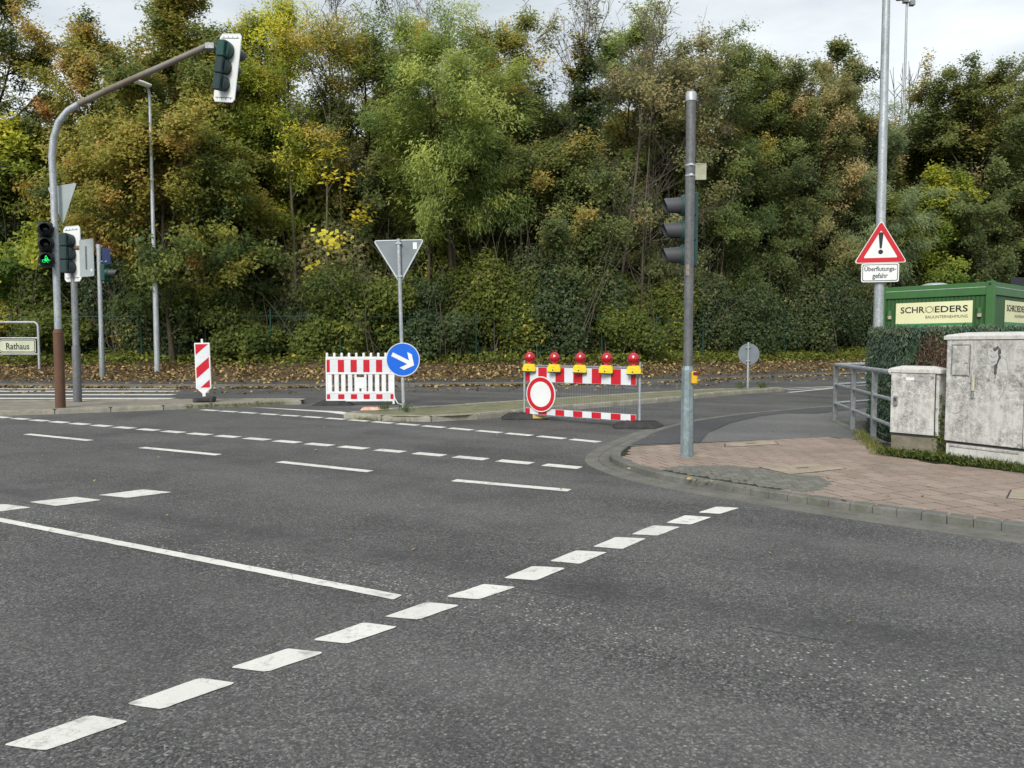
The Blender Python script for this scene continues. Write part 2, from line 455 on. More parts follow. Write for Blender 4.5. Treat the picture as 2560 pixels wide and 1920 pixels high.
class MB:
    """collects simple shapes into one mesh object"""
    def __init__(s):
        s.v, s.f, s.mi = [], [], []
        s.mats = []

    def _m(s, m):
        if m not in s.mats:
            s.mats.append(m)
        return s.mats.index(m)

    def add(s, vs, fs, m=0, xf=None):
        o = len(s.v)
        if xf is not None:
            vs = [tuple(xf @ Vector(p)) for p in vs]
        s.v += [tuple(p) for p in vs]
        s.f += [tuple(i + o for i in f) for f in fs]
        s.mi += [m] * len(fs)
        return s

    def box(s, x0, x1, y0, y1, z0, z1, c=0.0, m=0, xf=None):
        """box with its vertical and horizontal edges chamfered by c"""
        if c <= 0:
            vs = [(x, y, z) for z in (z0, z1) for y in (y0, y1) for x in (x0, x1)]
            fs = [(0, 2, 3, 1), (4, 5, 7, 6), (0, 1, 5, 4), (2, 6, 7, 3), (0, 4, 6, 2), (1, 3, 7, 5)]
            return s.add(vs, fs, m, xf)

        def ring(x0, x1, y0, y1, z, k):
            return [(x0 + k, y0, z), (x1 - k, y0, z), (x1, y0 + k, z), (x1, y1 - k, z), (x1 - k, y1, z), (x0 + k, y1, z), (x0, y1 - k, z), (x0, y0 + k, z)]
        rs = [ring(x0 + c, x1 - c, y0 + c, y1 - c, z0, c * .5), ring(x0, x1, y0, y1, z0 + c, c), ring(x0, x1, y0, y1, z1 - c, c), ring(x0 + c, x1 - c, y0 + c, y1 - c, z1, c * .5)]
        vs = sum(rs, [])
        fs = [tuple(range(7, -1, -1)), tuple(range(24, 32))]
        for k in range(3):
            for i in range(8):
                j = (i + 1) % 8
                fs.append((k * 8 + i, k * 8 + j, k * 8 + 8 + j, k * 8 + 8 + i))
        return s.add(vs, fs, m, xf)

    def tube(s, pts, rad, n=12, m=0, caps=True, xf=None):
        """tube along a polyline; rad a number or one per point"""
        pts = [Vector(p) for p in pts]
        if not hasattr(rad, '__len__'):
            rad = [rad] * len(pts)
        vs, fs = [], []
        prev = None
        for i, p in enumerate(pts):
            a = pts[min(i + 1, len(pts) - 1)] - pts[max(i - 1, 0)]
            a.normalize()
            if prev is None:
                ref = Vector((0, 0, 1)) if abs(a.z) < 0.9 else Vector((1, 0, 0))
                u = a.cross(ref).normalized()
            else:
                u = (prev - a * prev.dot(a)).normalized()
            prev = u
            w = a.cross(u)
            for k in range(n):
                t = 2 * math.pi * k / n
                vs.append(p + (u * math.cos(t) + w * math.sin(t)) * rad[i])
        for i in range(len(pts) - 1):
            for k in range(n):
                j = (k + 1) % n
                fs.append((i * n + k, i * n + j, i * n + n + j, i * n + n + k))
        if caps:
            fs.append(tuple(range(n - 1, -1, -1)))
            fs.append(tuple(range((len(pts) - 1) * n, len(pts) * n)))
        return s.add(vs, fs, m, xf)

    def lathe(s, prof, n=20, m=0, xf=None):
        """profile (radius, along) revolved round local Y; closes at radius 0"""
        vs, fs = [], []
        for r, y in prof:
            for k in range(n):
                t = 2 * math.pi * k / n
                vs.append((r * math.cos(t), y, r * math.sin(t)))
        for i in range(len(prof) - 1):
            for k in range(n):
                j = (k + 1) % n
                fs.append((i * n + k, i * n + n + k, i * n + n + j, i * n + j))
        return s.add(vs, fs, m, xf)

    def prism(s, poly, y0, y1, m=0, xf=None):
        """polygon in local XZ given thickness from y0 (front) to y1"""
        n = len(poly)
        vs = [(x, y0, z) for x, z in poly] + [(x, y1, z) for x, z in poly]
        fs = [tuple(range(n)), tuple(range(2 * n - 1, n - 1, -1))]
        for i in range(n):
            j = (i + 1) % n
            fs.append((i, i + n, j + n, j))
        return s.add(vs, fs, m, xf)

    def slab(s, poly, z0, z1, m=0, c=0.0):
        """flat polygon in XY given thickness, top edge chamfered by c"""
        n = len(poly)
        vs = [(x, y, z0) for x, y in poly]
        if c:
            cx = sum(p[0] for p in poly) / n
            cy = sum(p[1] for p in poly) / n
            vs += [(x, y, z1 - c) for x, y in poly]
            top = []
            for x, y in poly:
                d = Vector((cx - x, cy - y))
                d = d / max(d.length, 1e-6) * c * 1.4
                top.append((x + d.x, y + d.y, z1))
            vs += top
            L = 3
        else:
            vs += [(x, y, z1) for x, y in poly]
            L = 2
        fs = [tuple(range((L - 1) * n, L * n))]
        for k in range(L - 1):
            for i in range(n):
                j = (i + 1) % n
                fs.append((k * n + i, k * n + j, k * n + n + j, k * n + n + i))
        return s.add(vs, fs, m)

    def mesh(s, name, mats, smooth=False):
        me = bpy.data.meshes.new(name)
        me.from_pydata(s.v, [], s.f)
        if not isinstance(mats, (list, tuple)):
            mats = [mats]
        for m in mats:
            me.materials.append(M[m])
        if any(s.mi):
            me.polygons.foreach_set('material_index', s.mi)
        bm = bmesh.new()
        bm.from_mesh(me)
        bmesh.ops.recalc_face_normals(bm, faces=bm.faces)
        bm.to_mesh(me)
        bm.free()
        if smooth:
            me.polygons.foreach_set('use_smooth', [True] * len(me.polygons))
            try:
                me.set_sharp_from_angle(angle=R(40))
            except Exception:
                pass
        me.update()
        return me

    def build(s, name, mats, parent=None, smooth=False):
        o = bpy.data.objects.new(name, s.mesh(name, mats, smooth))
        col.objects.link(o)
        if parent is not None:
            o.parent = parent
        return o


def thing(name, label, cat, loc=(0, 0, 0), rz=0.0, group=None, rot=None):
    o = bpy.data.objects.new(name, None)
    o.empty_display_size = 0.1
    col.objects.link(o)
    o.location = loc
    o.rotation_euler = rot if rot else (0, 0, rz)
    o['label'] = label
    o['category'] = cat
    if group:
        o['group'] = group
    return o


def tag(o, label=None, cat=None, group=None, kind=None):
    if label:
        o['label'] = label
    if cat:
        o['category'] = cat
    if group:
        o['group'] = group
    if kind:
        o['kind'] = kind
    return o


def copy_tree(o, parent=None):
    c = o.copy()
    col.objects.link(c)
    c.parent = parent
    for ch in list(o.children):
        copy_tree(ch, c)
    return c


def fill_poly(loops, z, name, mat, parent=None, kind=None):
    """flat sheet from an outer loop and holes"""
    vl = [[Vector((x, y, 0)) for x, y in lp] for lp in loops]
    flat = [p for lp in vl for p in lp]
    tris = tessellate_polygon(vl)
    me = bpy.data.meshes.new(name)
    fs = []
    for t in tris:
        a, b, c = (flat[i] for i in t)
        if (b - a).cross(c - a).z < 0:
            t = (t[0], t[2], t[1])
        fs.append(t)
    me.from_pydata([(p.x, p.y, z) for p in flat], [], fs)
    me.materials.append(M[mat])
    o = bpy.data.objects.new(name, me)
    col.objects.link(o)
    if parent is not None:
        o.parent = parent
    if kind:
        o['kind'] = kind
    return o


def offset_line(pts, d):
    """polyline shifted to its left by d"""
    out = []
    for i, p in enumerate(pts):
        a = Vector(pts[max(i - 1, 0)])
        b = Vector(pts[min(i + 1, len(pts) - 1)])
        t = (b - a).normalized()
        out.append((p[0] - t.y * d, p[1] + t.x * d))
    return out


def resample(pts, step):
    pts = [Vector(p) for p in pts]
    seg = [(pts[i + 1] - pts[i]).length for i in range(len(pts) - 1)]
    tot = sum(seg)
    n = max(1, round(tot / step))
    out, i, acc = [], 0, 0.0
    for k in range(n + 1):
        s = tot * k / n
        while i < len(seg) - 1 and acc + seg[i] < s:
            acc += seg[i]
            i += 1
        out.append(tuple(pts[i].lerp(pts[i + 1], min(1, (s - acc) / seg[i]))))
    return out


def smooth_line(pts, it=2):
    for _ in range(it):
        q = [pts[0]]
        for a, b in zip(pts[:-1], pts[1:]):
            q.append((a[0] * .75 + b[0] * .25, a[1] * .75 + b[1] * .25))
            q.append((a[0] * .25 + b[0] * .75, a[1] * .25 + b[1] * .75))
        q.append(pts[-1])
        pts = q
    return pts


def inside(p, poly):
    x, y = p
    r = False
    j = len(poly) - 1
    for i in range(len(poly)):
        xi, yi = poly[i]
        xj, yj = poly[j]
        if (yi > y) != (yj > y) and x < (xj - xi) * (y - yi) / (yj - yi) + xi:
            r = not r
        j = i
    return r


def text_mesh(name, body, width, height, mat, parent, at, bold=0.0, normal='front', thick=0.002, rz=0.0):
    """lettering scaled to width x height, centred at 'at', standing in local XZ and facing -Y"""
    cu = bpy.data.curves.new(name, 'FONT')
    cu.body = body
    cu.align_x = 'CENTER'
    cu.align_y = 'CENTER'
    cu.offset = bold
    cu.resolution_u = 3
    tmp = bpy.data.objects.new(name, cu)
    col.objects.link(tmp)
    dg = bpy.context.evaluated_depsgraph_get()
    me = bpy.data.meshes.new_from_object(tmp.evaluated_get(dg))
    bpy.data.objects.remove(tmp)
    bpy.data.curves.remove(cu)
    co = np.empty(len(me.vertices) * 3, dtype=np.float32)
    me.vertices.foreach_get('co', co)
    co = co.reshape(-1, 3)
    lo, hi = co.min(0), co.max(0)
    x = (co[:, 0] - (lo[0] + hi[0]) / 2) / (hi[0] - lo[0]) * width
    z = (co[:, 1] - (lo[1] + hi[1]) / 2) / (hi[1] - lo[1]) * height
    new = np.stack([x, np.zeros_like(x), z], 1)
    if rz:
        c, s_ = math.cos(rz), math.sin(rz)
        new = np.stack([new[:, 0] * c, new[:, 0] * s_, new[:, 2]], 1)
    new = new + np.array(at)
    me.vertices.foreach_set('co', new.astype(np.float32).ravel())
    me.materials.clear()
    me.materials.append(M[mat])
    me.name = name
    me.update()
    o = bpy.data.objects.new(name, me)
    col.objects.link(o)
    o.parent = parent
    return o


# ================================================================== THE GROUND
KERB = [(16.0, 19.8), (10.0, 17.3), (6.58, 15.14), (4.35, 13.53), (3.46, 12.69), (2.71, 11.8), (2.04, 10.74), (1.72, 10.0), (1.39, 9.23), (1.18, 8.67), (1.1, 8.3), (1.09, 8.0), (1.17, 7.62), (1.37, 7.09), (1.73, 6.62), (2.07, 6.23), (2.45, 5.84), (3.0, 5.36), (3.49, 4.96), (4.6, 4.1), (6.6, 2.6), (9.0, 1.0)]
KERB = smooth_line(KERB, 2)
SW_Z = 0.06
PIT = [(5.33, 12.05), (4.74, 9.3), (5.5, 9.05), (6.3, 11.9)]


def far_kerb(x):
    xs = [-140, -60, -16, -8.4, -1.6, 1.5, 5, 8.5, 14.3, 22, 40, 140]
    ys = [27, 24.5, 23, 22.3, 23.7, 24.0, 25.5, 28.4, 32.6, 36, 40.5, 60]
    return float(np.interp(x, xs, ys))


def verge_z(d):
    return float(np.interp(d, [0, 2.3, 5.5, 30, 130, 260], [0.1, 0.12, 0.62, 7.0, 24.0, 30.0]))


def terrain_z(x, y):
    d = y - far_kerb(x)
    return verge_z(d) if d > 0 else 0.0


road = fill_poly([[(-160, -40), (160, -40), (160, 75), (-160, 75)], PIT], 0.0, 'road', 'asphalt', kind='structure')
base_ground = fill_poly([[(-900, -400), (900, -400), (900, 1500), (-900, 1500)]], -1.4, 'ground', 'soil', kind='structure')

# far footway, verge and wooded bank, one sheet following the far kerb
xs = np.concatenate([np.linspace(-130, -40, 19), np.linspace(-38, 40, 66), np.linspace(42, 130, 18)])
ds = [0, 0.02, 0.6, 1.2, 1.8, 2.3, 2.8, 3.4, 4.0, 4.7, 5.5, 7, 9, 12, 16, 22, 30, 45, 70, 100, 130, 190, 260]
rng0 = np.random.default_rng(3)
vs, fs = [], []
for di, d in enumerate(ds):
    for x in xs:
        y = far_kerb(x) + d
        z = 0.0 - 0.05 if di == 0 else verge_z(d)
        if d > 2.3:
            z += float(rng0.normal(0, 0.02 + 0.006 * d))
        vs.append((float(x), y, z))
nx = len(xs)
mi = []
for i in range(len(ds) - 1):
    for j in range(nx - 1):
        fs.append((i * nx + j, i * nx + j + 1, (i + 1) * nx + j + 1, (i + 1) * nx + j))
        mi.append(0 if ds[i] < 1.8 else (1 if ds[i] < 5.5 else 2))
me = bpy.data.meshes.new('verge')
me.from_pydata(vs, [], fs)
for m in ('asphalt_dark', 'litter_soil', 'soil'):
    me.materials.append(M[m])
me.polygons.foreach_set('material_index', mi)
verge = bpy.data.objects.new('verge', me)
col.objects.link(verge)
verge['kind'] = 'structure'
# far kerb stones: dark line along the footway
fk = tag(thing('far_kerb', 'x', 'x'), kind='structure')
del fk['label'], fk['category']
line = resample([(x, far_kerb(x) - 0.06) for x in np.linspace(-26, 26, 60)], 1.0)
for a, b in zip(line[:-1], line[1:]):
    a, b = Vector(a), Vector(b)
    t = (b - a).normalized()
    n = Vector((-t.y, t.x))
    a2, b2 = a + t * 0.006, b - t * 0.006
    q = [a2 - n * .06, b2 - n * .06, b2 + n * .07, a2 + n * .07]
    MB().slab([tuple(p) for p in q], -0.02, 0.115 + random.uniform(-.004, .004), c=0.015).build('kerb_stone', 'gutter_concrete', fk)

# ---- right corner: gutter, kerb, footway
sw_in = offset_line(KERB, 0.125)
KERB_F = resample(KERB, 0.05)
outer = sw_in + [(30, -6), (30, 24), (16, 22)]
side = fill_poly([outer, PIT], SW_Z - 0.003, 'sidewalk', 'joint', kind='structure')
kerb = thing('kerb', '', '')
del kerb['label'], kerb['category']
kerb['kind'] = 'structure'
near = [p for p in KERB if p[1] < 19.5 and p[0] < 9]
stones = resample(near, 0.165)
for a, b in zip(stones[:-1], stones[1:]):
    a, b = Vector(a), Vector(b)
    t = (b - a).normalized()
    n = Vector((-t.y, t.x))
    g = random.uniform(0.001, 0.003) if a.y < 6.7 else 0.0006
    j = random.uniform(-.002, .002) if a.y < 8.8 else 0
    a2, b2 = a + t * g, b - t * g
    q = [a2 + n * (j), b2 + n * (j), b2 + n * .12, a2 + n * .12]
    MB().slab([tuple(p) for p in q], -0.03, SW_Z + random.uniform(.003, .006), c=0.009).build('kerb_stone', 'granite', kerb)
gut = thing('gutter', '', '')
del gut['label'], gut['category']
gut['kind'] = 'structure'
gl = [p for p in KERB if p[1] < 11.6 and p[0] < 9]
for d0, d1, z in ((-0.012, -0.13, 0.006), (-0.138, -0.29, 0.004)):
    A = resample(offset_line(gl, d0), 0.3)
    n_ = len(A)
    B = offset_line(A, d1 - d0)
    for i in range(n_ - 1):
        pa, pb, pc, pd = A[i], A[i + 1], B[i + 1], B[i]
        MB().slab([pa, pd, pc, pb], -0.02, z + random.uniform(-.0006, .0006)).build('gutter_slab', 'gutter_concrete', gut)

# asphalt path behind the pavers, two ages
path_z = SW_Z + 0.004
PAVE = [(1.22, 8.1), (1.40, 8.78), (1.48, 8.99), (2.15, 9.24), (3.0, 9.50), (3.67, 9.70), (4.25, 9.90), (4.66, 9.5), (4.42, 8.7), (4.21, 8.2), (4.43, 7.65), (4.95, 7.05), (6.2, 5.6), (7.5, 3.0)]
pave_poly = [p for p in sw_in if p[1] < 8.15 and p[0] < 6.3] + [(6.4, 3.4)] + PAVE[::-1][1:]
pave_full = [p for p in offset_line(KERB, .035) if p[1] < 8.15 and p[0] < 6.3] + [(6.4, 3.4)] + PAVE[::-1][1:]
path_outer = [p for p in sw_in if 8.95 < p[1] < 17.3][::-1]
old = fill_poly([[(1.5, 9.0), (2.15, 9.25), (3.0, 9.51), (3.67, 9.71), (4.25, 9.91), (4.72, 9.35), (5.3, 12.1), (6.4, 12.0), (9, 14), (10, 16.9)] + path_outer[::-1]], path_z - 0.0055, 'footpath', 'asphalt_old', kind='structure')
new = fill_poly([[(1.47, 9.05), (2.40, 9.36), (2.75, 10.35), (3.45, 11.65), (4.3, 12.8), (4.95, 13.35), (5.5, 13.32), (6.3, 13.95), (8.2, 15.6)] + [p for p in sw_in if 9.05 < p[1] < 16.2]], path_z, 'path_patch', 'asphalt_dark', kind='structure')

# red pavers in stretcher bond, each a piece of the sidewalk
PATCH = [(1.26, 7.25), (1.48, 7.36), (1.8, 7.47), (2.15, 7.51), (2.46, 7.38), (2.63, 6.98), (2.85, 6.98), (2.88, 6.6), (2.65, 6.27), (2.27, 6.02), (1.99, 6.29), (1.56, 6.67)]
PLATE1 = [(2.56, 8.88), (2.64, 9.16), (3.36, 9.42), (3.31, 9.12)]
PLATE2 = [(2.62, 6.96), (2.48, 7.38), (3.13, 7.61), (3.32, 7.29)]
PLATE3 = [(3.95, 5.87), (4.22, 6.22), (4.75, 6.02), (4.5, 5.62)]
PL = 0.205
ang = R(19)
ex = Vector((math.cos(ang), math.sin(ang)))
ey = Vector((-math.sin(ang), math.cos(ang)))
pv_mesh = []
for k in range(5):
    mb = MB()
    h = PL / 2 - 0.008
    q = [(-h, -h), (h, -h), (h, h), (-h, h)]
    mb.slab(q, -0.05, 0.0, c=0.0015)
    pv_mesh.append(mb.mesh('paver', 'paver'))
cand = []
for i in range(-60, 60):
    for j in range(-60, 60):
        p = Vector((2.9, 7.2)) + ex * ((i + (0.5 if j % 2 else 0)) * PL) + ey * (j * PL * 0.985)
        corners = [p + ex * a * PL / 2 + ey * b * PL / 2 for a in (-1, 1) for b in (-1, 1)]
        n_in = sum(inside(c, pave_full) for c in corners)
        if not inside(p, pave_full):
            continue
        if any(all(inside(c, q) for c in corners) for q in (PATCH, PLATE1, PLATE2, PLATE3)):
            continue
        cand.append((p.length + (4 if p.x > .69 * p.y + .25 else 0), p, 4 - n_in, corners))
cand.sort(key=lambda c: c[0])


def clip_poly(poly, keep):
    """shrink a paver toward its middle until it lies inside the paved field"""
    cx = sum(p[0] for p in poly) / len(poly)
    cy = sum(p[1] for p in poly) / len(poly)
    out = []
    for x, y in poly:
        f = 1.0
        while f > 0.1 and not keep((cx + (x - cx) * f, cy + (y - cy) * f)):
            f -= 0.06
        out.append((cx + (x - cx) * f, cy + (y - cy) * f))
    return out


keepf = lambda p: inside(p, pave_full)
rest = MB()
for k, (_, p, cut, corners) in enumerate(cand):
    z = SW_Z + random.uniform(-.0008, .0008)
    if cut:
        h = PL / 2 - 0.008
        ring = []
        for a, b in ((-1, -1), (0, -1), (1, -1), (1, 0), (1, 1), (0, 1), (-1, 1), (-1, 0)):
            ring.append(tuple(p + ex * a * h + ey * b * h))
        q = clip_poly(ring, keepf)
        if k < 300:
            MB().slab(q, SW_Z - .05, z).build('paver', 'paver', side)
        else:
            rest.slab(q, SW_Z - .05, z)
    elif k < 300:
        o = bpy.data.objects.new('paver', pv_mesh[k % 5])
        col.objects.link(o)
        o.location = (p.x, p.y, z)
        o.rotation_euler = (random.uniform(-.003, .003), random.uniform(-.003, .003), ang)
        o.parent = side
    else:
        h = PL / 2 - .008
        rest.slab([tuple(p + ex * a * h + ey * b * h) for a, b in ((-1, -1), (1, -1), (1, 1), (-1, 1))], SW_Z - .05, z)
if rest.v:
    rest.build('paver_field', 'paver', side)['kind'] = 'stuff'
# small grey setts round the cover
mb = MB()
hue = []
st = 0.068
for i in range(-40, 40):
    for j in range(-40, 40):
        p = Vector((2.1, 6.8)) + Vector((math.cos(-.6), math.sin(-.6))) * (i * st + (st / 2 if j % 2 else 0) + random.uniform(-.006, .006)) + Vector((math.sin(.6), math.cos(.6))) * (j * st + random.uniform(-.006, .006))
        if not inside(p, PATCH) or not all(inside((p.x + a, p.y + c_), pave_poly) for a in (-.05, .05) for c_ in (-.05, .05)):
            continue
        h = st / 2 - random.uniform(.001, .0025)
        n0 = len(mb.v)
        mb.slab([(p.x - h, p.y - h), (p.x + h * .9, p.y - h), (p.x + h, p.y + h), (p.x - h * .9, p.y + h * .9)], SW_Z - .03, SW_Z + random.uniform(.003, .005), c=.002)
        hue += [random.random()] * (len(mb.v) - n0)
o = mb.build('sett_field', 'sett', side)
o['kind'] = 'stuff'
at = o.data.attributes.new('hue', 'FLOAT', 'POINT')
at.data.foreach_set('value', hue)
# cover plates set in the pavement
for poly, lab in ((PLATE1, 'small flush rectangular cover in the pavers behind the signal pole'), (PLATE2, 'large sandy access cover with dark lower rim beside the grey setts'), (PLATE3, 'access cover at the right edge of the red pavement')):
    cx = sum(p[0] for p in poly) / 4
    cy = sum(p[1] for p in poly) / 4
    t = thing('access_cover', lab, 'cover', (cx, cy, SW_Z))
    q = [(x - cx, y - cy) for x, y in poly]
    MB().slab([(x * 1.0, y * 1.0) for x, y in q], -.03, 0.0045).build('frame', 'rubber_grey', t)
    MB().slab([(x * .955, y * .955) for x, y in q], 0.0, 0.0095, c=.004).build('lid', 'cover_concrete', t)
    ux = Vector((q[2][0] - q[1][0], q[2][1] - q[1][1])).normalized()
    uy = Vector((-ux.y, ux.x))
    MB().slab([tuple(ux * a + uy * b) for a, b in ((-.07, -.012), (.07, -.012), (.07, .012), (-.07, .012))], .0095, .012).build('nameplate', 'rubber_grey', t)

# sunken bed behind the railing: walls and floor
pw = MB()
for a, b in zip(PIT, PIT[1:] + PIT[:1]):
    a, b = Vector(a), Vector(b)
    t = (b - a).normalized()
    n = Vector((-t.y, t.x))
    pw.slab([tuple(a - n * .0), tuple(b - n * .0), tuple(b - n * .12), tuple(a - n * .12)], -1.0, SW_Z + 0.004)
pw.build('retaining_wall', 'wall_concrete')['kind'] = 'structure'
fill_poly([[(4.2, 8.8), (7, 8.8), (7, 12.5), (4.2, 12.5)]], -0.95, 'planting_bed', 'soil', kind='structure')


# ---- traffic islands
def island(name, front, back, mat, zt, gap_end=False):
    front = smooth_line(front, 1)
    root = fill_poly([front + back], zt - 0.008, name, mat, kind='structure')
    for line, hi in ((front, 1), (back, 0)):
        pts = resample(line, 0.9 if hi else 0.9)
        for a, b in zip(pts[:-1], pts[1:]):
            a, b = Vector(a), Vector(b)
            t = (b - a).normalized()
            n = Vector((-t.y, t.x))
            a2, b2 = a + t * .006, b - t * .006
            q = [a2 - n * .03, b2 - n * .03, b2 + n * .11, a2 + n * .11]
            MB().slab([tuple(p) for p in q], -.03, zt + random.uniform(-.004, .006), c=.03 if hi else .012).build('kerb_stone', 'kerb_concrete', root)
    return root


LF = [(-20, 10.2), (-13.02, 12.4), (-9.27, 13.5), (-8.32, 14.0), (-6.74, 14.85), (-5.99, 15.5), (-5.13, 15.95), (-4.62, 16.2)]
LB = [(-4.62, 16.55), (-5.25, 16.62), (-6.52, 16.55), (-8.14, 16.3), (-10.98, 16.0), (-16.13, 15.2), (-20, 14.6)]
isl_l = island('traffic_island', LF, LB, 'island_paving', 0.1)
RF = [(-2.97, 13.1), (-2.2, 12.57), (-1.45, 12.42), (-0.88, 12.6), (-0.56, 12.93), (0.21, 13.72), (1.2, 14.85), (2.86, 16.23), (3.96, 17.34), (4.62, 18.2), (6.18, 19.75), (7.68, 20.89)]
RB = [(7.6, 21.1), (7.27, 21.04), (5.27, 20.29), (3.6, 18.95), (1.12, 16.89), (-0.67, 15.38), (-1.05, 14.96), (-2.53, 13.8), (-2.9, 13.3)]
isl_r = island('median_island', RF, RB, 'island_moss', 0.1)

# ================================================================== ROAD MARKINGS
PZ = 0.004


def rounded(poly, r, k=3):
    """polygon with its corners rounded off"""
    out = []
    n = len(poly)
    for i in range(n):
        p = Vector(poly[i])
        a = (Vector(poly[i - 1]) - p)
        b = (Vector(poly[(i + 1) % n]) - p)
        a, b = a.normalized() * min(r, a.length * .4), b.normalized() * min(r, b.length * .4)
        for s in range(k + 1):
            t = s / k
            out.append(tuple(p + a * (1 - t) ** 2 + b * t ** 2))
    return out


def ragged(poly, amp, step):
    out = []
    n = len(poly)
    for i in range(n):
        a, b = Vector(poly[i]), Vector(poly[(i + 1) % n])
        m = max(1, int((b - a).length / step))
        for k in range(m):
            p = a.lerp(b, k / m)
            out.append((p.x + random.uniform(-amp, amp), p.y + random.uniform(-amp, amp)))
    return out


def paint(name, poly, label=None, group=None, r=0.02, amp=.0025, z=PZ):
    q = ragged(rounded(poly, r), amp, 0.05)
    o = fill_poly([q], z, name, 'road_paint')
    o['kind'] = 'structure'
    return o


DASH = [
    [(-1.633, 2.311), (-1.464, 2.501), (-1.302, 2.46), (-1.475, 2.275)],
    [(-1.381, 2.584), (-1.201, 2.79), (-1.045, 2.747), (-1.236, 2.543)],
    [(-1.122, 2.88), (-0.947, 3.069), (-0.782, 3.027), (-0.959, 2.843)],
    [(-0.869, 3.158), (-0.687, 3.362), (-0.519, 3.311), (-0.707, 3.118)],
    [(-0.604, 3.438), (-0.425, 3.634), (-0.258, 3.588), (-0.437, 3.397)],
    [(-0.338, 3.716), (-0.152, 3.914), (0.022, 3.868), (-0.166, 3.674)],
    [(-0.048, 4.016), (0.118, 4.239), (0.309, 4.203), (0.131, 3.976)],
    [(0.223, 4.341), (0.402, 4.569), (0.591, 4.528), (0.396, 4.285)],
    [(0.513, 4.655), (0.693, 4.894), (0.891, 4.858), (0.696, 4.601)],
    [(0.807, 4.967), (1.002, 5.213), (1.19, 5.172), (0.982, 4.93)],
    [(1.111, 5.295), (1.306, 5.529), (1.489, 5.469), (1.278, 5.24)],
    [(1.427, 5.622), (1.628, 5.835), (1.793, 5.784), (1.581, 5.575)],
    [(-1.90, 2.03), (-1.72, 2.22), (-1.56, 2.18), (-1.74, 1.99)]]
for q in DASH:
    paint('crossing_dash', q)
for q in ([(-3.955, 6.009), (-3.696, 6.214), (-3.4, 6.082), (-3.642, 5.852)], [(-3.547, 6.291), (-3.28, 6.537), (-2.968, 6.412), (-3.237, 6.175)], [(-4.36, 5.73), (-4.10, 5.93), (-3.80, 5.80), (-4.05, 5.57)]):
    paint('crossing_dash', q)


def strip(a, b, w):
    a, b = Vector(a), Vector(b)
    t = (b - a).normalized()
    n = Vector((-t.y, t.x)) * w / 2
    return [tuple(a - n), tuple(b - n), tuple(b + n), tuple(a + n)]


paint('lane_line', strip((-7.2, 7.2), (-0.58, 3.705), 0.075), r=.01)
for a, b in (((-9.5, 12.02), (-8.1, 11.27)), ((-7.033, 10.685), (-5.696, 9.951)), ((-4.661, 9.268), (-3.443, 8.635)), ((-2.569, 8.115), (-1.442, 7.483)), ((-0.555, 6.991), (0.508, 6.495))):
    paint('lane_line', strip(a, b, 0.115), r=.01)


def dashed(pts, n, frac, w):
    tot = resample(pts, 0.01)
    N = len(tot) - 1
    for k in range(n):
        a = tot[int(N * k / n)]
        b = tot[min(N, int(N * (k + frac) / n))]
        paint('guide_dash', strip(a, b, w), r=.015)


dashed([(-6.2, 14.78), (-3.05, 12.93), (-1.31, 11.73), (0.55, 10.3), (1.25, 9.72)], 16, 0.80, 0.16)
dashed([(-9.3, 13.3), (-8.55, 12.89), (-3.61, 10.18), (-0.31, 8.3), (0.86, 7.62)], 20, 0.72, 0.17)
for y, x0, x1 in ((17.95, -15.4, -8.25), (19.36, -15.6, -8.85), (20.82, -15.8, -9.4), (22.0, -16, -10.0)):
    paint('zebra_stripe', strip((x0, y), (x1, y), 0.42 if y < 21.5 else .3), r=.02)
paint('edge_line', [(-5.6, 15.5), (-3.3, 14.35), (-2.75, 13.55), (-3.05, 13.65), (-3.55, 14.2)])
paint('edge_line', strip((7.75, 21.95), (12.0, 24.4), .12))
paint('edge_line', strip((7.95, 21.4), (10.0, 22.75), .12))
paint('edge_line', strip((7.6, 20.3), (9.8, 22.45), .14))


# ================================================================== TRAFFIC SIGNALS
def visor_mesh(r, L, n=18):
    """tunnel visor pointing to -Y, open and raked away below"""
    mb = MB()
    for k, rr in enumerate((r, r - .006)):
        vs, fs = [], []
        for i in range(n + 1):
            th = R(-70) + (R(320)) * i / n
            up = max(0.0, min(1.0, (math.sin(th) + 0.88) / 1.35))
            ln = L * (0.78 + 0.22 * up)
            vs += [(rr * math.cos(th), 0, rr * math.sin(th)), (rr * .84 * math.cos(th), -ln, rr * .84 * math.sin(th) - 0.004)]
        for i in range(n):
            fs.append((2 * i, 2 * i + 1, 2 * i + 3, 2 * i + 2))
        mb.add(vs, fs)
    return mb


